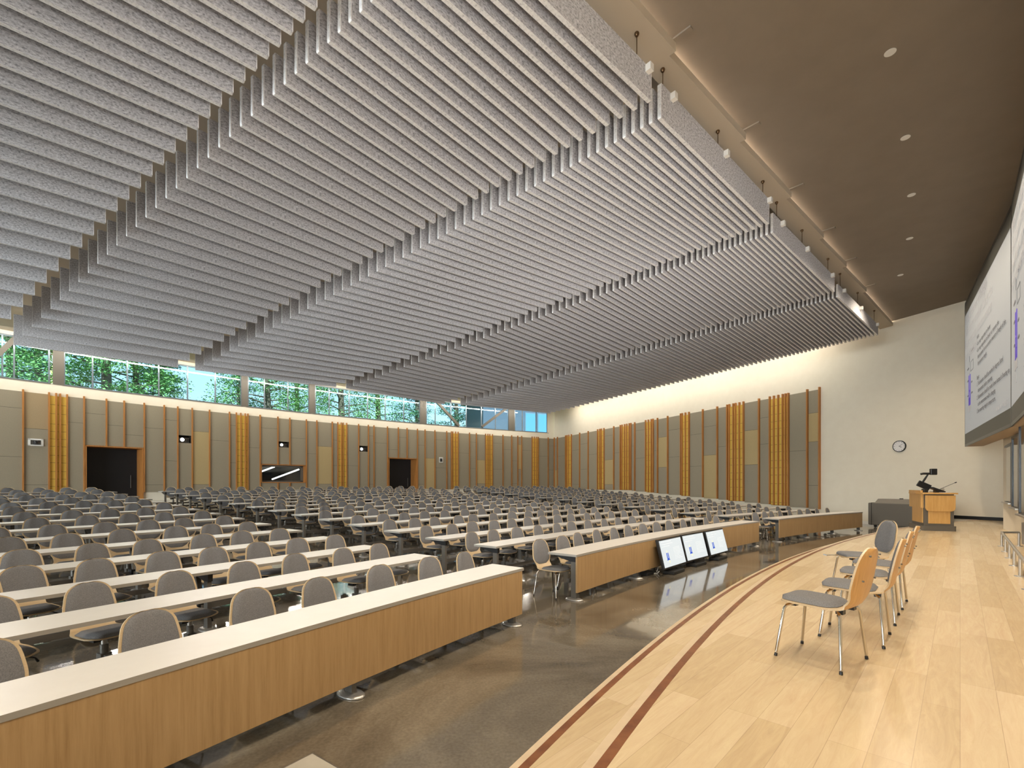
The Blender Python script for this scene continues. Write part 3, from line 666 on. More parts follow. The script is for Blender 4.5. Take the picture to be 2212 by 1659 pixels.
# ---------------------------------------------------------------- desks
PA, PW, PB, PBW = radians(142.82), .634, radians(129.53), .642
BLK = {'A': 'left', 'B': 'middle', 'C': 'right'}
def row_r(k): return ROW1+(k-1)*PITCH+(-.276 if k == 1 else 0)
def left_limit(r, px):
    a = PA
    while a < radians(156):
        x, y = pol(r, a)
        if y < .6 or CX+F*x/y < px: break
        a += radians(.1)
    return a
def span(blk, r):
    if blk == 'A': return left_limit(r, -330), PA+asin(PW/r)
    if blk == 'B': return PA-asin(PW/r), PB+asin(PBW/r)
    return PB-asin(PBW/r), radians(120.35)
DD = .48
ROWN = ['front'] + ORD[1:]
for blk in 'ABC':
    for k in range(1, 16):
        r0 = row_r(k); aL, aR = span(blk, r0); z = floor_z(r0); zt = z+DESK_H
        am = aR if blk == 'A' else aL
        c = pol(r0+.2, am)
        if k == 1:
            lab = {'A': 'long white-topped front desk with maple panel, left block, nearest the camera', 'B': 'long white-topped front desk with maple panel behind the three floor monitors', 'C': 'white-topped front desk with maple panel near the grey case and lectern'}[blk]
        else: lab = 'long curved white-topped desk, %s row of the %s block' % (ORD[k-1], BLK[blk])
        d = thing('curved_desk', (c[0], c[1], z), 0, lab, 'desk', 'curved rows of desks')
        def loc(o):
            o.matrix_parent_inverse = Matrix.Translation((-c[0], -c[1], -z)); return o
        b = MB(); b.arc(r0, r0+DD, aR, aL, zt-.032, zt, 1, 0, step=.3); loc(b.build('tabletop', [M['white'], M['edge']], d))
        b = MB(); ins = .25/r0
        b.arc(r0+.27, r0+.31, aR+ins, aL-ins, z+.20, z+.26, step=.5); loc(b.build('seat_rail', M['steel'], d))
        if k == 1:
            b = MB(); b.arc(r0+.004, r0+.03, aR+.0007, aL-.0007, .125, zt-.034, step=.3); loc(b.build('front_panel', M['maple'], d))
        ln = (aL-aR)*r0; ns = max(2, int(round(ln/2.0))+1)
        for j in range(ns):
            a = aR+.11/r0+(aL-aR-.22/r0)*j/(ns-1)
            if blk == 'A' and CX+F*pol(r0, a)[0]/max(.3, pol(r0, a)[1]) < -80: continue
            o = pol(r0, a); rz = a-pi                # local +x points to the stage centre, so -x runs back
            T = Matrix.Translation((o[0], o[1], z)) @ Matrix.Rotation(rz, 4, 'Z')
            b = MB()
            def bx(cx_, cy_, cz_, dx, dy, dz, m_=0, My=None):
                Mx = (T.to_3x3() @ My) if My is not None else T.to_3x3()
                b.box(T @ Vector((cx_, cy_, cz_)), (dx, dy, dz), m_, 0, Mx)
            bx(-.10, 0, .30, .085, .045, .56)
            b.lathe([(.05, .0), (.105, .0), (.105, .012), (.085, .024), (.05, .03)], T @ Vector((-.10, 0, 0)), 14, 2, 1.35, .8, rz)
            end = j in (0, ns-1)
            if not end: bx(-.29, .0, .40, .05, .045, .46, 0, Matrix.Rotation(radians(-22 if True else 0), 3, 'Y'))
            if not end: bx(-.26, 0, .23, .10, .10, .13, 1)
            # black tapered bracket under the top
            pf = [(-.04, .637), (-.44, .637), (-.44, .62), (-.15, .55), (-.04, .55)]
            Mp = T @ Matrix(((1, 0, 0, 0), (0, 0, 1, -.025), (0, 1, 0, 0), (0, 0, 0, 1)))
            b.extr(pf, Mp, .05, 1)
            loc(b.build('leg', [M['steel'], M['black'], M['steel2']], d))

# ---------------------------------------------------------------- chairs
def catmull(P, n):
    out = []; P = [Vector(p) for p in P]; Q = [P[0]*2-P[1]]+P+[P[-1]*2-P[-2]]
    for i in range(1, len(Q)-2):
        for k in range(n):
            t = k/n; a, b_, c, d = Q[i-1:i+3]
            out.append(.5*((2*b_)+(c-a)*t+(2*a-5*b_+4*c-d)*t*t+(3*b_-a-3*c+d)*t**3))
    out.append(P[-1]); return out
PROF = [(0, .235, .402), (0, .20, .413), (0, .05, .412), (0, -.10, .410), (0, -.18, .424), (0, -.226, .478), (0, -.245, .565), (0, -.268, .685), (0, -.292, .79), (0, -.303, .838)]
HWID = [.190, .202, .208, .200, .170, .168, .204, .192, .166, .146]
def shell_grid(n=4, nu=8):
    pts = catmull(PROF, n); w = [v.x for v in catmull([(h, i, 0) for i, h in enumerate(HWID)], n)]
    pts = pts[:1]+[pts[0].lerp(pts[1], .35)]+pts[1:-1]+[pts[-2].lerp(pts[-1], .62), pts[-1]]; w = w[:1]+[w[0]]+w[1:-1]+[w[-2], w[-1]]
    L = [0]
    for a, b_ in zip(pts, pts[1:]): L.append(L[-1]+(b_-a).length)
    out = []
    for i, x in enumerate(w):
        r = .105; d = L[-1]-L[i]
        if d < r: x = x-r+sqrt(max(0, r*r-(r-d)**2))
        r = .085; d = L[i]
        if d < r: x = x-r+sqrt(max(0, r*r-(r-d)**2))
        out.append(x)
    return pts, out
def surf(pts, w, i, u, off=0.0, ws=1.0):
    p = pts[i]; t = (pts[min(i+1, len(pts)-1)]-pts[max(i-1, 0)]).normalized(); nrm = Vector((0, -t.z, t.y))
    if nrm.z < 0 and abs(nrm.z) > abs(nrm.y): nrm = -nrm
    if abs(nrm.y) >= abs(nrm.z) and nrm.y < 0: nrm = -nrm
    curve = .022*u*u*(1 if i > len(pts)*.45 else .25)
    q = Vector((u*w[i]*ws, p.y, p.z))+nrm*(off+curve)
    return q
def make_shell(n=4, nu=8, th=.012):
    pts, w = shell_grid(n); b = MB(); N_ = len(pts)
    us = [-1+2*k/nu for k in range(nu+1)]
    top = [[surf(pts, w, i, u, 0) for u in us] for i in range(N_)]; bot = [[surf(pts, w, i, u, -th) for u in us] for i in range(N_)]
    v = [p for r in top for p in r]+[p for r in bot for p in r]; o = N_*(nu+1); W1 = nu+1
    f = []
    for i in range(N_-1):
        for k in range(nu):
            f.append((i*W1+k, i*W1+k+1, (i+1)*W1+k+1, (i+1)*W1+k))
    b.add(v, [tuple(reversed(q)) for q in f], 0, True)
    b.add(v, [tuple(x+o for x in q) for q in f], 1, True)
    ef = []
    for i in range(N_-1):
        for k in (0, nu):
            a, c = i*W1+k, (i+1)*W1+k
            ef.append((a, c, c+o, a+o) if k == 0 else (a, a+o, c+o, c))
    for k in range(nu):
        for i in (0, N_-1):
            a, c = i*W1+k, i*W1+k+1
            ef.append((a, a+o, c+o, c) if i == 0 else (a, c, c+o, a+o))
    b.add(v, ef, 0)
    return b
def make_cushion(i0, i1, n=4, nu=8, th=.03, inset=.018):
    pts, w = shell_grid(n); b = MB(); us = [-1+2*k/nu for k in range(nu+1)]; m = i1-i0
    v = []
    for i in range(i0, i1+1):
        s = -1+2*(i-i0)/m
        fall = max(0, 1-abs(s)**5); rnd_ = (1-max(0, (abs(s)-.55)/.45)**2.6*.42)
        for u in us:
            dome = max(0, 1-abs(u)**6)*fall
            ww = (w[i]-inset)/w[i]*rnd_
            v.append(surf(pts, w, i, u*ww, .003+th*dome**.55))
    W1 = nu+1
    f = [(i*W1+k, (i+1)*W1+k, (i+1)*W1+k+1, i*W1+k+1) for i in range(m) for k in range(nu)]
    b.add(v, f, 0, True)
    # rim down to the shell
    return b
def post_base():
    b = MB()
    b.tube([(0, .02, .375), (0, .02, .20)], .024, 10, 0); b.tube([(0, .02, .30), (0, .02, .13)], [.033, .031], 10, 1)
    return b
def mech():
    b = MB(); b.box((0, .02, .384), (.17, .22, .028)); b.box((.06, .0, .362), (.06, .10, .05)); return b
def lever():
    b = MB(); b.tube([(-.06, .05, .372), (-.15, .06, .362), (-.21, .03, .328), (-.235, -.0, .285)], [.006, .006, .007, .011], 6); return b
def arm():
    b = MB(); b.box((0, .26, .185), (.045, .50, .05)); b.box((0, .02, .185), (.085, .085, .07)); return b
SEG = 4; NP = (len(PROF)-1)*SEG
CH = {}
for q, (n_, nu_) in {'hi': (4, 8), 'lo': (2, 4)}.items():
    NPq = (len(PROF)-1)*n_
    CH[q] = dict(shell=make_shell(n_, nu_), back=make_cushion(int(NPq*.56), NPq+1, n_, nu_, .026, .018 if q == 'hi' else .027), seat=make_cushion(1, int(NPq*.40), n_, nu_, .032))
ME = {}
ME['shell'] = CH['hi']['shell'].mesh('shell', [M['ply'], M['plyback']])
ME['back_cushion'] = CH['hi']['back'].mesh('back_cushion', [M['fabric']]); ME['seat_cushion'] = CH['hi']['seat'].mesh('seat_cushion', [M['fabric']])
ME['post'] = post_base().mesh('post', [M['steel2'], M['steel']]); ME['mechanism'] = mech().mesh('mechanism', [M['black']])
ME['lever'] = lever().mesh('lever', [M['black']]); ME['support_arm'] = arm().mesh('support_arm', [M['steel']])
def whole(q):
    b = MB(); c = CH[q]
    def cat(o, mp):
        k = len(b.v); b.v += o.v
        for f, m_, s in zip(o.f, o.m, o.smooth): b.f.append([i+k for i in f]); b.m.append(mp[m_]); b.smooth.append(s)
    cat(c['shell'], {0: 0, 1: 1}); cat(c['back'], {0: 2}); cat(c['seat'], {0: 2}); cat(post_base(), {0: 3, 1: 3}); cat(mech(), {0: 4}); cat(arm(), {0: 3}); cat(lever(), {0: 4})
    return b
WMATS = [M['ply'], M['plyback'], M['fabric'], M['steel'], M['black']]
LO = whole('lo'); ME['lo'] = LO.mesh('swivel_chair', WMATS)
def leg4(sx, sy):
    b = MB(); fy = -.19 if sy < 0 else .235; fx = .237 if sy < 0 else .222
    s = [(sx*.05, sy*.10+.01, .388), (sx*.135, sy*.15+.012, .388), (sx*.165, sy*.168+.013, .379), (sx*.18, sy*.178+.014, .358), (sx*fx*.99, fy*.99, .03)]
    b.tube(s, .0105, 8, 0); b.tube([(sx*fx*.99, fy*.99, .022), (sx*fx, fy, .002)], [.0112, .0122], 8, 1); return b
for sx in (-1, 1):
    for sy in (-1, 1): ME['leg%d%d' % (sx, sy)] = leg4(sx, sy).mesh('leg', [M['chrome'], M['black']])
BRK = []
for sx in (-1, 1):
    for y in (-.14, .16):
        b = MB(); b.box((sx*.10, y, .388), (.05, .045, .03)); BRK.append(b.mesh('underseat_bracket', [M['black']]))
BOLTS = []
for x, zi in ((-.11, .62), (.11, .62), (-.09, .79), (.09, .79)):
    y = -.2425-(zi-.55)*.20; b = MB(); b.tube([(x, y-.012, zi), (x, y-.024, zi)], .006, 8); BOLTS.append(b.mesh('bolt', [M['steel']]))
def chair4(x, y, z, facing, label, group, name='stacking_chair'):
    t = thing(name, (x, y, z), facing-pi/2, label, 'chair', group)
    for n_ in ('shell', 'back_cushion', 'seat_cushion'): put(n_, ME[n_], t)
    for sx in (-1, 1):
        for sy in (-1, 1): put('leg', ME['leg%d%d' % (sx, sy)], t)
    
    for m_ in BRK: put('underseat_bracket', m_, t)
    if 'stage' in group:
        for m_ in BOLTS: put('bolt', m_, t)
    t.scale = (.975, .975, .975)
    return t

# five chairs on the stage
foot = [((2.135, 3.038), (2.519, 3.319)), ((2.792, 3.514), (3.116, 3.859)), ((3.343, 4.085), (3.661, 4.431)), ((3.845, 4.61), (4.161, 4.936))]
SLB = ['grey-seated chrome-legged chair on the stage, nearest the camera', 'grey-seated chrome-legged chair on the stage, just behind the nearest one', 'chrome-legged stage chair in the middle of the row of five', 'chrome-legged stage chair fourth from the camera, in front of the sideways one']
for (p, q), lab in zip(foot, SLB):
    p, q = Vector(p), Vector(q); c = (p+q)/2; d = (q-p).normalized(); f = Vector((-d.y, d.x)); o = c+f*.19
    chair4(o.x, o.y, STAGE, atan2(f.y, f.x), lab, 'chairs on the stage')
t = chair4(4.1, 5.48, STAGE, radians(170), 'chrome-legged stage chair farthest from the camera, turned sideways to show its grey back', 'chairs on the stage')
b = MB(); b.box((.12, .275, .395), (.05, .16, .008)); b.box((.12, .35, .395), (.09, .02, .012)); b.build('linking_bracket', M['chrome'], t)

PXA = {1: [996, 921, 820, 683, 544, 318, -40], 2: [820, 742, 641, 523, 378, 197, -30], 3: [718, 639, 557, 452, 348, 205, 48, -60]}
def ang_at(px, r):
    a0_, a1_ = PA, radians(158)
    for _ in range(40):
        m_ = (a0_+a1_)/2; x, y = pol(r, m_)
        if y > .3 and CX+F*x/y > px: a0_ = m_
        else: a1_ = m_
    return a0_
cand = []
for blk in 'ABC':
    for k in range(1, 16):
        r0 = row_r(k); aL, aR = span(blk, r0); rc = r0+.74
        ln = (aL-aR)*rc-.95; n = int(ln/.62)+1
        rnd = random.Random(hash((ord(blk), k)) & 0xffff)
        if blk == 'A' and k in PXA: n = len(PXA[k])
        for j in range(n):
            s = .50+j*(ln/(n-1) if blk != 'A' else .62)+rnd.uniform(-.05, .05)
            a = (aR+s/rc) if blk == 'A' else (aL-s/rc)
            r = rc+rnd.uniform(-.06, .05)
            if k == 1 and blk != 'A' and j < 2: r = r0+.50; a = aL-(.17+.64*j)/r
            if blk == 'A' and k in PXA: a = ang_at(PXA[k][j], rc+.27)
            x, y = pol(r, a)
            if y < .7: continue
            px = CX+F*x/y
            if px < -130 or px > 2260: continue
            D = sqrt(x*x+y*y)
            cand.append((y, blk, k, j+1, x, y, floor_z(r), a+pi+rnd.uniform(-.10, .10)))
cand.sort()
print('row chairs', len(cand))
ind, rest = cand[:295], cand[295:]
for i, (D, blk, k, j, x, y, z, fac) in enumerate(ind):
    rown = 'front row' if k == 1 else ORD[k-1]+' row'
    if k == 1 and blk in 'BC' and j <= 2:
        chair4(x, y, z, fac, 'four-legged grey chair, %s from the left aisle, front row of the %s block' % (ORD[j-1], BLK[blk]), 'loose chairs at the front desks'); continue
    lab = 'grey swivel chair, %s seat from the %saisle, %s of the %s block' % (ordinal(j), '' if blk == 'A' else 'left ', rown, BLK[blk])
    if i < 150:
        t = thing('swivel_chair', (x, y, z), fac-pi/2, lab, 'chair', 'grey swivel chairs at the desks')
        for n_ in ('shell', 'back_cushion', 'seat_cushion', 'mechanism', 'post', 'lever', 'support_arm'): put(n_, ME[n_], t)
        t.scale = (.94, .94, .935)
    else:
        o = put('swivel_chair', ME['lo']); o.location = (x, y, z); o.rotation_euler = (0, 0, fac-pi/2); o.scale = (.94, .94, .935)
        tag(o, lab, 'chair', 'grey swivel chairs at the desks')
if rest:
    b = MB()
    for (D, blk, k, j, x, y, z, fac) in rest:
        T = Matrix.Translation((x, y, z)) @ Matrix.Rotation(fac-pi/2, 4, 'Z') @ Matrix.Scale(.94, 4); o = len(b.v)
        b.v += [tuple(T @ Vector(p)) for p in LO.v]
        b.f += [[i+o for i in f] for f in LO.f]; b.m += LO.m; b.smooth += LO.smooth
    o = b.build('distant_chairs', WMATS); o['kind'] = 'stuff'
    tag(o, 'distant grey chairs filling the rearmost rows of the hall', 'chairs')

# ---------------------------------------------------------------- floor monitors in front of the middle desk
def mon(bl, br, label):
    p, q = Vector(ground(*bl, .145)), Vector(ground(*br, .145)); c = (p+q)/2; d = (q-p).normalized()
    t = thing('floor_monitor', (c.x, c.y, 0), atan2(d.y, d.x), label, 'monitor', 'monitors on the floor')
    W, Hh = .965, .50; tilt = radians(14)
    R = Matrix.Rotation(-tilt, 3, 'X')           # leans back, away from the viewer side (-y)
    def P(x, y, z): return R @ Vector((x, y, z))+Vector((0, 0, .145))
    b = MB(); b.box(P(0, .03, Hh/2), (W+.05, .055, Hh+.05), 0, 0, R); bevel(b.build('casing', M['black'], t), .008)
    b = MB(); b.box(P(0, 0, Hh/2), (W-.01, .006, Hh-.01), 0, 0, R); sc = b.build('screen', M['monitor'], t)
    # the slide on it
    b = MB(); x0 = -W*.27
    for dx in (-.028, .028): b.box(P(x0+dx, -.004, Hh*.40), (.03, .003, Hh*.24), 0, 0, R)
    b.box(P(x0, -.004, Hh*.29), (.075, .003, Hh*.07), 0, 0, R); b.box(P(x0, -.004, Hh*.265), (.12, .003, Hh*.03), 0, 0, R); b.build('slide_picture', M['blueglow'], sc)
    b = MB(); b.box(P(x0, -.004, Hh*.56), (.012, .003, Hh*.08), 0, 0, R); b.box(P(x0+.03, -.004, Hh*.2), (.014, .003, Hh*.1), 0, 0, R); b.build('slide_arrow', M['yellowglow'], sc)
    b = MB()
    rr = random.Random(5)
    for k in range(9): w = rr.uniform(.2, .33); b.box(P(.04+w/2, -.004, Hh*(.66-k*.052)), (w, .002, .006), 0, 0, R)
    for k in range(3): w = rr.uniform(.3, .5); b.box(P(-.42+w/2, -.004, Hh*(.93-k*.085)), (w, .002, .009), 0, 0, R)
    b.build('slide_lines', M['inkpale'], sc)
    b = MB(); b.box((0, .04, .03), (.50, .22, .055)); b.box((0, .06, .10), (.16, .06, .12)); bevel(b.build('stand', M['rubber'], t), .008)
    return t
mon((1435.7, 1228.5), (1483, 1213.6), 'tilted floor monitor nearest the camera of the three before the desk')
mon((1487.8, 1211.6), (1528, 1201), 'tilted floor monitor in the middle of the three before the desk')
mon((1533.6, 1200.2), (1575, 1188.7), 'tilted floor monitor farthest from the camera of the three before the desk')
p = ground(1402, 1243, 0); b = MB(); b.box((0, 0, .025), (.34, .16, .05)); o = bevel(b.build('power_strip', M['rubber']), .008); o.location = (p[0], p[1]+.1, 0); o.rotation_euler = (0, 0, radians(48))
tag(o, 'black power box on the concrete left of the floor monitors', 'power box')
p = ground(1371, 1249, 0); b = MB(); b.box((0, 0, .015), (.24, .18, .03)); o = b.build('floor_plate', M['steel']); o.location = (p[0], p[1]+.1, 0); o.rotation_euler = (0, 0, radians(48))
tag(o, 'low dark plate on the concrete left of the power box', 'floor plate')
p = ground(1419, 1240, 0); q = ground(1430, 1232, 0)
b = MB(); b.tube([(p[0], p[1], .05), (p[0]+.06, p[1]+.12, .09), (q[0]+.02, q[1]+.25, .25), (q[0]+.05, q[1]+.32, .34)], .008, 6, 0); b.tube([(p[0]-.1, p[1]-.02, .012), (p[0]+.02, p[1]+.02, .012), (p[0]+.05, p[1]+.02, .05)], .008, 6)
tag(b.build('monitor_cable', M['whitep']), 'pale cable running up behind the nearest floor monitor', 'cable')

# floor hatch by the front desk
p = Vector(ground(676, 1627, 0)); e1 = Vector((.243, -.17)).normalized(); e2 = Vector((-.17, -.243)).normalized()
t = thing('floor_hatch', (p.x, p.y, 0), 0, 'square pale hatch cover in the concrete at the bottom edge', 'hatch')
b = MB(); pp = [Vector((0, 0)), e1*.6, e1*.6+e2*.6, e2*.6]; b.prism([tuple(x) for x in pp], 0, .004); b.build('frame', M['steel'], t)
b = MB(); b.prism([tuple(x) for x in [e1*.012+e2*.012, e1*.588+e2*.012, e1*.588+e2*.588, e1*.012+e2*.588]], .003, .007); b.build('lid', M['hatch'], t)
# round floor box under the front desk row
p = ground(735, 1279, 0)
b = MB(); b.lathe([(.14, 0), (.14, .006), (.12, .01)], (0, 0, 0), 24); o = b.build('floor_box', M['steel2']); o.location = (p[0], p[1], 0)
tag(o, 'round metal floor box between the first two desks of the left block', 'floor box')

# ---------------------------------------------------------------- clock, lectern, grey case
p = side(1943, -.03); zc = zz(964, p[1]); rzw = atan2(-SWD[1], -SWD[0])
wn = Vector((-.9187, -.395, 0)); wu = Vector((SWD[0], SWD[1], 0)).normalized()        # wu runs to the right as seen from the hall
t = thing('wall_clock', (p[0], p[1], zc), 0, 'round black-rimmed wall clock above the lectern', 'clock')
Mw = Matrix((( wu.x, 0, wn.x), (wu.y, 0, wn.y), (0, 1, 0)))
def onwall(prof, mname, nm, n=32):
    b = MB(); b.lathe(prof, (0, 0, 0), n); b.v = [tuple(Mw @ Vector(q)) for q in b.v]; return b.build(nm, M[mname], t)
onwall([(.225, -.02), (.225, .035), (.205, .045), (.202, .03), (.202, -.02)], 'black', 'rim')
onwall([(.204, -.02), (.204, .022)], 'clockface', 'face')
b = MB()
for k in range(12):
    a = k*pi/6; r = .168; c = Mw @ Vector((r*sin(a), r*cos(a), .024))
    b.box(c, (.012, .022 if k % 3 else .034, .003), 0, 0, Mw @ Matrix.Rotation(-a, 3, 'Z'))
b.build('hour_mark', M['black'], t)
for L, w, a in ((.10, .016, radians(118)), (.15, .010, radians(55))):
    b = MB(); c = Mw @ Vector((sin(a)*L*.42, cos(a)*L*.42, .028)); b.box(c, (w, L, .003), 0, 0, Mw @ Matrix.Rotation(-a, 3, 'Z')); b.build('hand', M['black'], t)

# lectern
P0 = Vector(ground(1993, 1146, STAGE)); fdir = Vector((.93, -.37)).normalized(); bdir = Vector((.37, .93)).normalized()
t = thing('lectern', (P0.x, P0.y, STAGE), atan2(fdir.y, fdir.x), 'maple and grey lectern standing on the stage before the side wall', 'lectern')
# local x along the front face, y back; the left face leans out to the left as it runs back
b = MB(); fo = [(0, 0), (.68, 0), (.72, .05), (.72, 1.05), (.11, 1.2)]
b.prism(fo, 0, .13); bevel(b.build('plinth', M['grey'], t), .01)
bo = [(.04, .04), (.67, .04), (.67, 1.0), (.15, 1.10)]
b = MB(); b.prism(bo, .13, .97); b.build('body', M['grey'], t)
b = MB(); b.box((.36, .035, .36), (.46, .02, .34)); b.build('lower_front_panel', M['lectern'], t)
dl = (Vector((.15, 1.10))-Vector((.04, .04))); La = dl.length; al = atan2(dl.y, dl.x); mid = Vector((.02, .02))+dl*.5; nl = Vector((-dl.y, dl.x)).normalized(); nl = nl if nl.x < 0 else -nl
def leftplate(z0, z1, f0, f1, off, nm):
    b = MB(); a = Vector((.04, .04))+dl*f0; c = Vector((.04, .04))+dl*f1; b.prism([tuple(a+nl*off), tuple(c+nl*off), tuple(c-nl*.005), tuple(a-nl*.005)], z0, z1); b.build(nm, M['lectern'], t)
leftplate(.20, .60, .06, .92, .02, 'lower_side_panel'); leftplate(.60, .97, .02, 1.02, .06, 'upper_side_panel')
b = MB(); pts = [(.05, .94), (.05, .60), (.08, .54), (.13, .52), (.60, .52), (.65, .54), (.68, .60), (.68, .94)]
b.extr(pts, Matrix(((1, 0, 0, 0), (0, 0, 1, -.03), (0, 1, 0, 0), (0, 0, 0, 1))), .04); bevel(b.build('upper_front_panel', M['lectern'], t), .006)
b = MB(); b.prism([(-.02, -.06), (.72, -.06), (.72, 1.08), (.10, 1.2), (-.04, .3)], .97, 1.01); bevel(b.build('top', M['lectern'], t), .008)
b = MB(); a = Vector((-.03, .05)); c = Vector((.09, 1.15)); n2 = Vector((.99, -.1)); b.prism([tuple(a), tuple(c), tuple(c+n2*.05), tuple(a+n2*.05)], 1.01, 1.07); b.build('rail', M['lectern'], t)
LT = Matrix.Translation((P0.x, P0.y, STAGE)) @ Matrix.Rotation(atan2(fdir.y, fdir.x), 4, 'Z')
def on_lectern(name, x, y, rz, lab, cat):
    w = LT @ Vector((x, y, 1.01)); return thing(name, w, atan2(fdir.y, fdir.x)+rz, lab, cat)
t = on_lectern('document_camera', .17, .35, 0, 'black document camera with raised arm on the lectern', 'document camera')
b = MB(); b.box((0, 0, .05), (.10, .16, .10)); b.box((-.02, 0, .19), (.30, .05, .16), 0, 0, Matrix.Rotation(radians(28), 3, 'Y')); bevel(b.build('base', M['black'], t), .012)
b = MB(); b.tube([(-.06, 0, .25), (.0, 0, .36), (.075, 0, .50)], [.022, .026, .018], 8); b.build('arm', M['black'], t)
b = MB(); b.tube([(-.09, 0, .50), (-.03, 0, .515), (.12, 0, .51)], [.028, .03, .03], 10); bb = MB(); b.box((.185, 0, .56), (.14, .11, .17)); bevel(b.build('camera_head', M['black'], t), .015)
t = on_lectern('touch_panel', .42, .30, 0, 'low black angled touch panel beside the document camera', 'touch panel')
b = MB(); b.box((0, 0, .07), (.30, .22, .05), 0, 0, Matrix.Rotation(radians(24), 3, 'Y')); bevel(b.build('screen', M['black'], t), .01)
b = MB(); b.box((.02, 0, .03), (.16, .16, .06)); b.build('foot', M['black'], t)
t = on_lectern('gooseneck_microphone', .46, .48, 0, 'thin gooseneck microphone slanting up from the lectern', 'microphone')
b = MB(); b.lathe([(.035, 0), (.035, .02), (.012, .04)], (0, 0, 0), 12); b.build('base', M['black'], t)
b = MB(); b.tube([(0, 0, .03), (.10, 0, .10), (.40, 0, .26)], .007, 6); b.build('neck', M['steel'], t)
b = MB(); b.tube([(.40, 0, .26), (.44, 0, .28)], .013, 8); b.build('capsule', M['black'], t)
t = on_lectern('desk_caddy', .56, .62, 0, 'pale caddy and papers at the right end of the lectern top', 'caddy')
b = MB(); b.box((0, 0, .05), (.24, .12, .02), 0, 0, Matrix.Rotation(radians(-14), 3, 'Y')); b.box((.10, .02, .06), (.05, .07, .12)); b.box((-.05, 0, .015), (.22, .18, .03)); b.build('tray', M['hatch'], t)
w = LT @ Vector((.50, .06, 1.01)); b = MB(); b.box((0, 0, .003), (.21, .15, .006)); o = b.build('paper_sheet', M['whitep']); o.location = w; o.rotation_euler = (0, 0, .2); tag(o, 'white paper lying on the lectern in front of the black panel', 'paper')

# grey case by the wall
c0 = Vector((at(1889, 18.55), 18.55)); cd = Vector((SWD[0], SWD[1])).normalized()
c0 = Vector(side(1889, -.95)); t = thing('instrument_case', (c0.x, c0.y, 0), atan2(cd.y, cd.x), 'long grey covered case against the side wall behind the stage chairs', 'case')
W = 2.3
b = MB(); b.box((W/2, 0, .52), (W, .85, .86)); bevel(b.build('body', M['grey'], t), .04, 3)
b = MB(); b.box((.13, -.43, .52), (.012, .012, .86)); b.box((.13, 0, .953), (.012, .86, .012)); b.build('seam', M['black'], t)
b = MB(); b.extr([(-.36, .94), (.36, .94), (.20, 1.10), (-.14, 1.10)], Matrix(((0, 0, 1, .2), (1, 0, 0, 0), (0, 1, 0, 0), (0, 0, 0, 1))), W-.3); b.build('lid', M['grey2'], t)
b = MB(); b.box((.9, .02, 1.115), (.10, .05, .03)); b.build('lid_handle', M['black'], t)
for x in (.2, W-.2):
    for y in (-.3, .3):
        b = MB(); b.tube([(x, y-.02, .05), (x, y+.02, .05)], .05, 10); b.box((x, y, .08), (.05, .03, .06)); b.build('caster', M['rubber'], t)

# ---------------------------------------------------------------- front wall: screens, marker boards, rail
SZ0, SZ1 = zz(965, SL.y), min(zz(655.5, SL.y), CZ-.02)
TXT_TITLE = "Measurement of length\nof a thermometer using the\nlow mercury thermometer\nas a standard"
TXT_BODY = "Note:\n\u2022 It is very important to lower\n\u2022 It is very important to lower or remove the\n   thermometer for an accurate measure of length of the\n   thermometer length.\n\nSteps:\n1. Thermometer should be marked in degrees listed\n    thermometer before removing.\n2. Thermometer should be cooled down instead of heating up\n    as the measurement will be changing.\n3. See measuring height in temperature."
def text(body, size, x, z, Mf, mt, parent, nm, sp=1.0):
    cu = bpy.data.curves.new(nm, 'FONT'); cu.body = body; cu.size = size; cu.extrude = .001; cu.space_line = sp; cu.materials.append(mt); cu.align_y = 'TOP'
    o = bpy.data.objects.new(nm, cu); COL.objects.link(o); o.parent = parent; bpy.context.view_layer.update()
    me = bpy.data.meshes.new_from_object(o.evaluated_get(bpy.context.evaluated_depsgraph_get())); bpy.data.objects.remove(o); bpy.data.curves.remove(cu)
    o = put(nm, me, parent); o.matrix_local = Matrix.Translation((x, -.032, z)) @ Matrix.Rotation(pi/2, 4, 'X'); return o
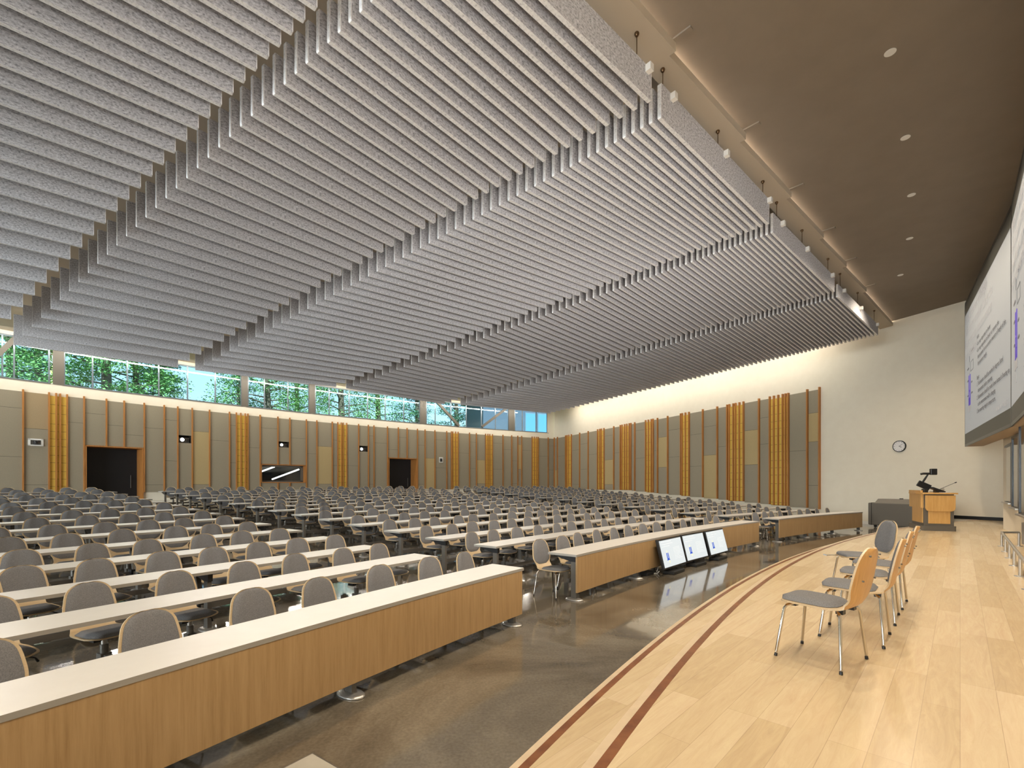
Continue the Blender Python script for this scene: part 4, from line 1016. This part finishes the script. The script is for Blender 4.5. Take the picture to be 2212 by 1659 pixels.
def screen(p, q, label, trim=1.0):
    # local x runs from the far (left) end p to q; y goes into the wall; front face at y = 0
    d = (q-p); W = d.length; ang = atan2(d.y, d.x)
    t = thing('projection_screen', (p.x, p.y, SZ0), ang, label, 'projection screen', 'projection screens on the front wall')
    Hh = SZ1-SZ0
    b = MB(); b.box((W/2, .21, Hh/2), (W-.005, .40, Hh)); b.build('casing', M['beige'], t)
    b = MB()
    for x, z, w, h in ((W/2, .035, W, .07), (W/2, Hh-.035, W, .07), (.02, Hh/2, .04, Hh), (W-.02, Hh/2, .04, Hh)): b.box((x, -.002, z), (w, .03, h))
    b.build('edge_trim', M['blackm'], t)
    bb0 = .40
    b = MB(); b.box((W/2, -.004, bb0/2+.02), (W-.07, .02, bb0)); b.build('border', M['border'], t); b = MB(); b.box((W/2, -.004, Hh-.26), (W-.07, .02, .42)); b.build('border', M['border'], t)
    b = MB(); b.box((W/2, -.005, (bb0+Hh-.44)/2), (W-.07, .02, Hh-.44-bb0)); b.build('slide', M['slide'], t)
    # drawing of the thermometer column
    S = Hh
    x0 = W*.155
    b = MB()
    for dx in (-.12, .12): b.box((x0+dx, -.02, S*.36), (.11, .006, S*.20))
    b.box((x0, -.02, S*.285), (.34, .006, S*.05)); b.box((x0, -.02, S*.355), (.13, .006, S*.012)); b.build('slide_print', M['purple'], t)
    b = MB(); b.box((x0, -.02, S*.238), (.52, .006, S*.04)); b.box((x0, -.02, S*.50), (.035, .006, S*.09)); b.box((x0+.03, -.02, S*.19), (.05, .006, S*.06)); b.build('slide_print', M['inkgrey'], t)
    b = MB(); b.box((x0, -.02, S*.56), (.012, .006, S*.08))
    for x, z, w in ((x0-.30, S*.51, .32), (x0-.33, S*.43, .18), (x0-.33, S*.33, .16), (x0+.42, S*.40, .18), (x0+.45, S*.33, .22), (x0+.62, S*.60, .52)): b.box((x, -.02, z), (w, .004, .045))
    for x, z, w, h in ((x0+.45, S*.535, .5, .012), (x0+.45, S*.475, .5, .012), (x0+.2, S*.505, .012, S*.06), (x0+.7, S*.505, .012, S*.06)): b.box((x, -.02, z), (w, .004, h))
    b.build('slide_lettering', M['ink'], t)
    text(TXT_TITLE, .40, W*.05, S*.895, None, M['inkgrey'], t, 'slide_title', .95)
    text(TXT_BODY, .168, W*.37, S*.645, None, M['ink'], t, 'slide_text', 1.12)
    text("BOSSLAB \u2013 PROJECT", .15, W*.78, S*.135, None, M['inkgrey'], t, 'slide_footer')
    return t
screen(SL, SB, 'large projection screen whose slide shows a purple column, farther of the two')
screen(SB+FD2*(-.02), SB-FD2*6.9, 'projection screen cut by the frame, nearer of the two')

# sliding marker boards under the screens
mb_ = [((2171, 12.9), (2186.5, 11.7)), ((2187.5, 11.35), (2203, 10.45)), ((2203.5, 9.9), (2240, 8.2))]
MBL = ['black-framed sliding board under the screens, farthest of the three', 'black-framed sliding board under the screens, middle of the three', 'black-framed sliding board under the screens, nearest the camera']
for i, ((xa, da), (xb, db)) in enumerate(mb_):
    p = Vector((at(xa, da), da)); q = Vector((at(xb, db), db)); d = q-p; W = d.length; ang = atan2(d.y, d.x)
    zb = [zz(1086, da), zz(1098, 11.35), zz(1113, 9.9)][i]; zt = [zz(964, da), zz(944, 11.35), zz(914, 9.9)][i]; Hh = zt-zb
    t = thing('marker_board', (p.x, p.y, zb), ang, MBL[i], 'board', 'sliding boards under the screens')
    b = MB()
    for x, z, w, h in ((W/2, .03, W, .06), (W/2, Hh-.03, W, .06), (.05, Hh/2, .10, Hh), (W-.05, Hh/2, .10, Hh)): b.box((x, .0, z), (w, .05, h))
    b.build('frame', M['blackm'], t)
    b = MB(); b.box((W/2, .0, Hh/2), (W-.18, .016, Hh-.1)); b.build('pane', M['clear'], t)
    b = MB(); b.box((W/2, -.03, .02), (W, .09, .03)); b.build('tray', M['steel2'], t)
# low steel rail in front of them
P = [ground(x, y, STAGE) for x, y in ((2164, 1180), (2172, 1192), (2181, 1206), (2191, 1222.5), (2204, 1245.5))]
RH = .275
t = thing('guard_rail', (P[0][0], P[0][1], STAGE), 0, 'low stainless rail on short posts at the right edge of the stage', 'rail')
p0, p4 = Vector(P[0]), Vector(P[4]); rd = (p4-p0).normalized()
bp = Vector(ground(2201, 1180, STAGE)); pts = list(P)+[tuple(p4+rd*1.1), tuple(p4+rd*2.2)]
for x in pts+[tuple(bp)]:
    b = MB(); b.tube([(x[0]-p0.x, x[1]-p0.y, 0), (x[0]-p0.x, x[1]-p0.y, RH)], .021, 12)
    b.lathe([(.058, 0), (.058, .008), (.03, .012)], (x[0]-p0.x, x[1]-p0.y, 0), 16); b.build('post', M['steel2'], t)
b = MB(); e = p4+rd*2.4-p0; b.tube([(bp.x-p0.x, bp.y-p0.y, RH), (0, 0, RH), (e.x, e.y, RH)], .021, 12)
b.build('handrail', M['steel2'], t)
# plinth end at the frame edge
w = Vector((at(2214, 9.0), 9.0)); b = MB(); b.box((0, 0, .22), (1.2, .5, .44)); o = b.build('trim_1', M['conccap'], kind='structure'); o.location = (w.x+.55, w.y+.1, STAGE); o.rotation_euler = (0, 0, atan2(FD1.y, FD1.x))

# ---------------------------------------------------------------- lamps
UPK = .068
def lamp(kind, loc, power, col, rot=None, **kw):
    d = bpy.data.lights.new('lamp', kind); d.energy = power; d.color = col
    for k, v_ in kw.items(): setattr(d, k, v_)
    o = bpy.data.objects.new('lamp', d); COL.objects.link(o); o.location = loc
    if rot: o.rotation_euler = rot
    return o
WARM = (1, .84, .64)
DL = [above(x, y, 6.48) for x, y in ((1923, 113), (1956, 297), (1969, 421), (1965, 515), (1945, 594))]
DLN = ['nearest the camera', 'second from the camera', 'third from the camera', 'fourth from the camera', 'farthest from the camera']
dstep = Vector((DL[4][0]-DL[0][0], DL[4][1]-DL[0][1]))/4
for i in range(-4, 5):
    p = Vector(DL[0])+dstep*i if i < 0 else Vector(DL[i])
    if i >= 0:
        t = thing('downlight', (p.x, p.y, CZ), 0, 'small round ceiling downlight over the stage, '+DLN[i], 'downlight', 'downlights over the stage')
        b = MB(); b.lathe([(.075, -.006), (.075, .0), (.058, .0), (.058, -.004)], (0, 0, 0), 24); b.build('trim_ring', M['whitep'], t)
        b = MB(); b.lathe([(.056, -.004), (.056, -.002)], (0, 0, 0), 24); b.build('lens', M['lamp'], t)
    lamp('SPOT', (p.x, p.y, CZ-.02), 420, WARM, spot_size=radians(140), spot_blend=.6, shadow_soft_size=.05)
# cove strips on the soffit
for i in range(1, len(edges)-1):
    p, q = L1+U2*edges[i], L1+U2*edges[i+1]; c = (p+q)/2-NF*.18
    L = (q-p).length
    lamp('AREA', (c.x, c.y, SZ+.13), 10*L, (1, .88, .72), (radians(0), pi, atan2(UY, UX)), shape='RECTANGLE', size=L*.96, size_y=.04)
# uplight strips added out of view below the screens, to brighten the ceiling cloud
for k, (o_, pw) in enumerate(((2.0, 900), (6.5, 1100), (11.0, 1100), (15.5, 900))):
    c = fc-N2*.75-FD2*(o_+2); tgt = Vector((1-k*2, 30-k*2, 8.5)); v_ = tgt-Vector((c.x, c.y, 2.75))
    lamp('AREA', (c.x, c.y, 2.75), pw*UPK, (1, .95, .88), (-v_).to_track_quat('Z', 'Y').to_euler(), shape='RECTANGLE', size=4.0, size_y=.25, spread=radians(85))
# hidden strips added above the cloud to brighten the side and rear walls
def wall_fill(a, c, inward, power):
    a, c = Vector(a), Vector(c); m_ = (a+c)/2; L = (c-a).length; d = (c-a).normalized(); out = -inward
    x = d.to_3d(); z = -(Vector((out.x*.55, out.y*.55, -.84))).normalized(); y = z.cross(x)
    o = lamp('AREA', (m_.x, m_.y, EYE+6.75), power, (1, .93, .80), Matrix((x, y, z)).transposed().to_euler(), shape='RECTANGLE', size=L, size_y=.12)
iw = Vector((-.9187, -.395))
p0, p1 = Vector(side(1800))+iw*1.3, Vector(side(1240))+iw*1.3
for k in range(5): wall_fill(p0+(p1-p0)*(k/5), p0+(p1-p0)*((k+1)/5-.01), iw, 55)
bs = [-900, -420, -60, 190, 400, 580, 740, 880, 1020, 1150]
for x0, x1 in zip(bs, bs[1:]):
    p0, p1 = Vector(rear(x0, -1.2)), Vector(rear(x1, -1.2)); cc = (Vector((WX, WY))-(p0+p1)/2).normalized(); wall_fill(p0, p1, cc, 16*(p1-p0).length)
# strips added under the deck, out of view, to brighten the last rows
for x0, x1 in zip(bs, bs[1:]):
    p0, p1 = Vector(rear(x0, -1.6)), Vector(rear(x1, -1.6)); m_ = (p0+p1)/2; cc = (Vector((WX, WY))-m_).normalized(); L = (p1-p0).length
    x = (p1-p0).normalized().to_3d(); z = -(Vector((cc.x*.75, cc.y*.75, -.66)).normalized()); y = z.cross(x)
    lamp('AREA', (m_.x, m_.y, EYE+6.6), 20*L, (1, .93, .82), Matrix((x, y, z)).transposed().to_euler(), shape='RECTANGLE', size=L*.95, size_y=.15, spread=radians(110))
# fill lamp added outside the unseen left window, then sun and sky
c = lw+ld*(LL/2)+lnn*.45
lamp('AREA', (c.x, c.y, 4.2), 14000, (.96, .98, 1), Vector((lnn.x, lnn.y, 0)).to_track_quat('Z', 'Y').to_euler(), shape='RECTANGLE', size=LL-2, size_y=5.8)
sun = bpy.data.lights.new('sun', 'SUN'); sun.energy = 13.0; sun.angle = .01; sun.color = (1, .95, .85)
o = bpy.data.objects.new('sun', sun); COL.objects.link(o); o.rotation_euler = (radians(40), 0, radians(20))
wd = bpy.data.worlds.new('world'); SC.world = wd; wd.use_nodes = True
N, L = wd.node_tree.nodes, wd.node_tree.links; bg = N['Background']
sky = N.new('ShaderNodeTexSky'); sky.sky_type = 'NISHITA'; sky.sun_disc = False; sky.sun_elevation = radians(45); sky.sun_rotation = radians(200); sky.air_density = 1.2; sky.dust_density = 1.5
mxw = N.new('ShaderNodeMix'); mxw.data_type = 'RGBA'; cl = N.new('ShaderNodeTexNoise'); cl.inputs['Scale'].default_value = 2.2; cl.inputs['Detail'].default_value = 5; rp = N.new('ShaderNodeMapRange'); rp.inputs[1].default_value = .4; rp.inputs[2].default_value = .62; rp.inputs[3].default_value = .55; rp.inputs[4].default_value = .95
L.new(cl.outputs[0], rp.inputs[0]); L.new(rp.outputs[0], mxw.inputs[0]); L.new(sky.outputs[0], mxw.inputs[6]); mxw.inputs[7].default_value = (2.3, 2.45, 2.6, 1)
L.new(mxw.outputs[2], bg.inputs[0]); bg.inputs[1].default_value = .36

# ---------------------------------------------------------------- camera and view
cam = bpy.data.cameras.new('camera'); co = bpy.data.objects.new('camera', cam); COL.objects.link(co)
co.location = (0, 0, EYE); co.rotation_euler = (pi/2, 0, 0)
cam.sensor_fit = 'HORIZONTAL'; cam.sensor_width = 36; cam.lens = 36*F/2212; cam.shift_y = (HY-829.5)/2212; cam.shift_x = 0
cam.clip_start = .05; cam.clip_end = 400
SC.camera = co
vs = SC.view_settings; vs.view_transform = 'Standard'; vs.look = 'None'; vs.gamma = 1; vs.use_curve_mapping = False; vs.exposure = 0.42
SC.cycles.max_bounces = 8; SC.cycles.diffuse_bounces = 5; SC.cycles.sample_clamp_indirect = 6
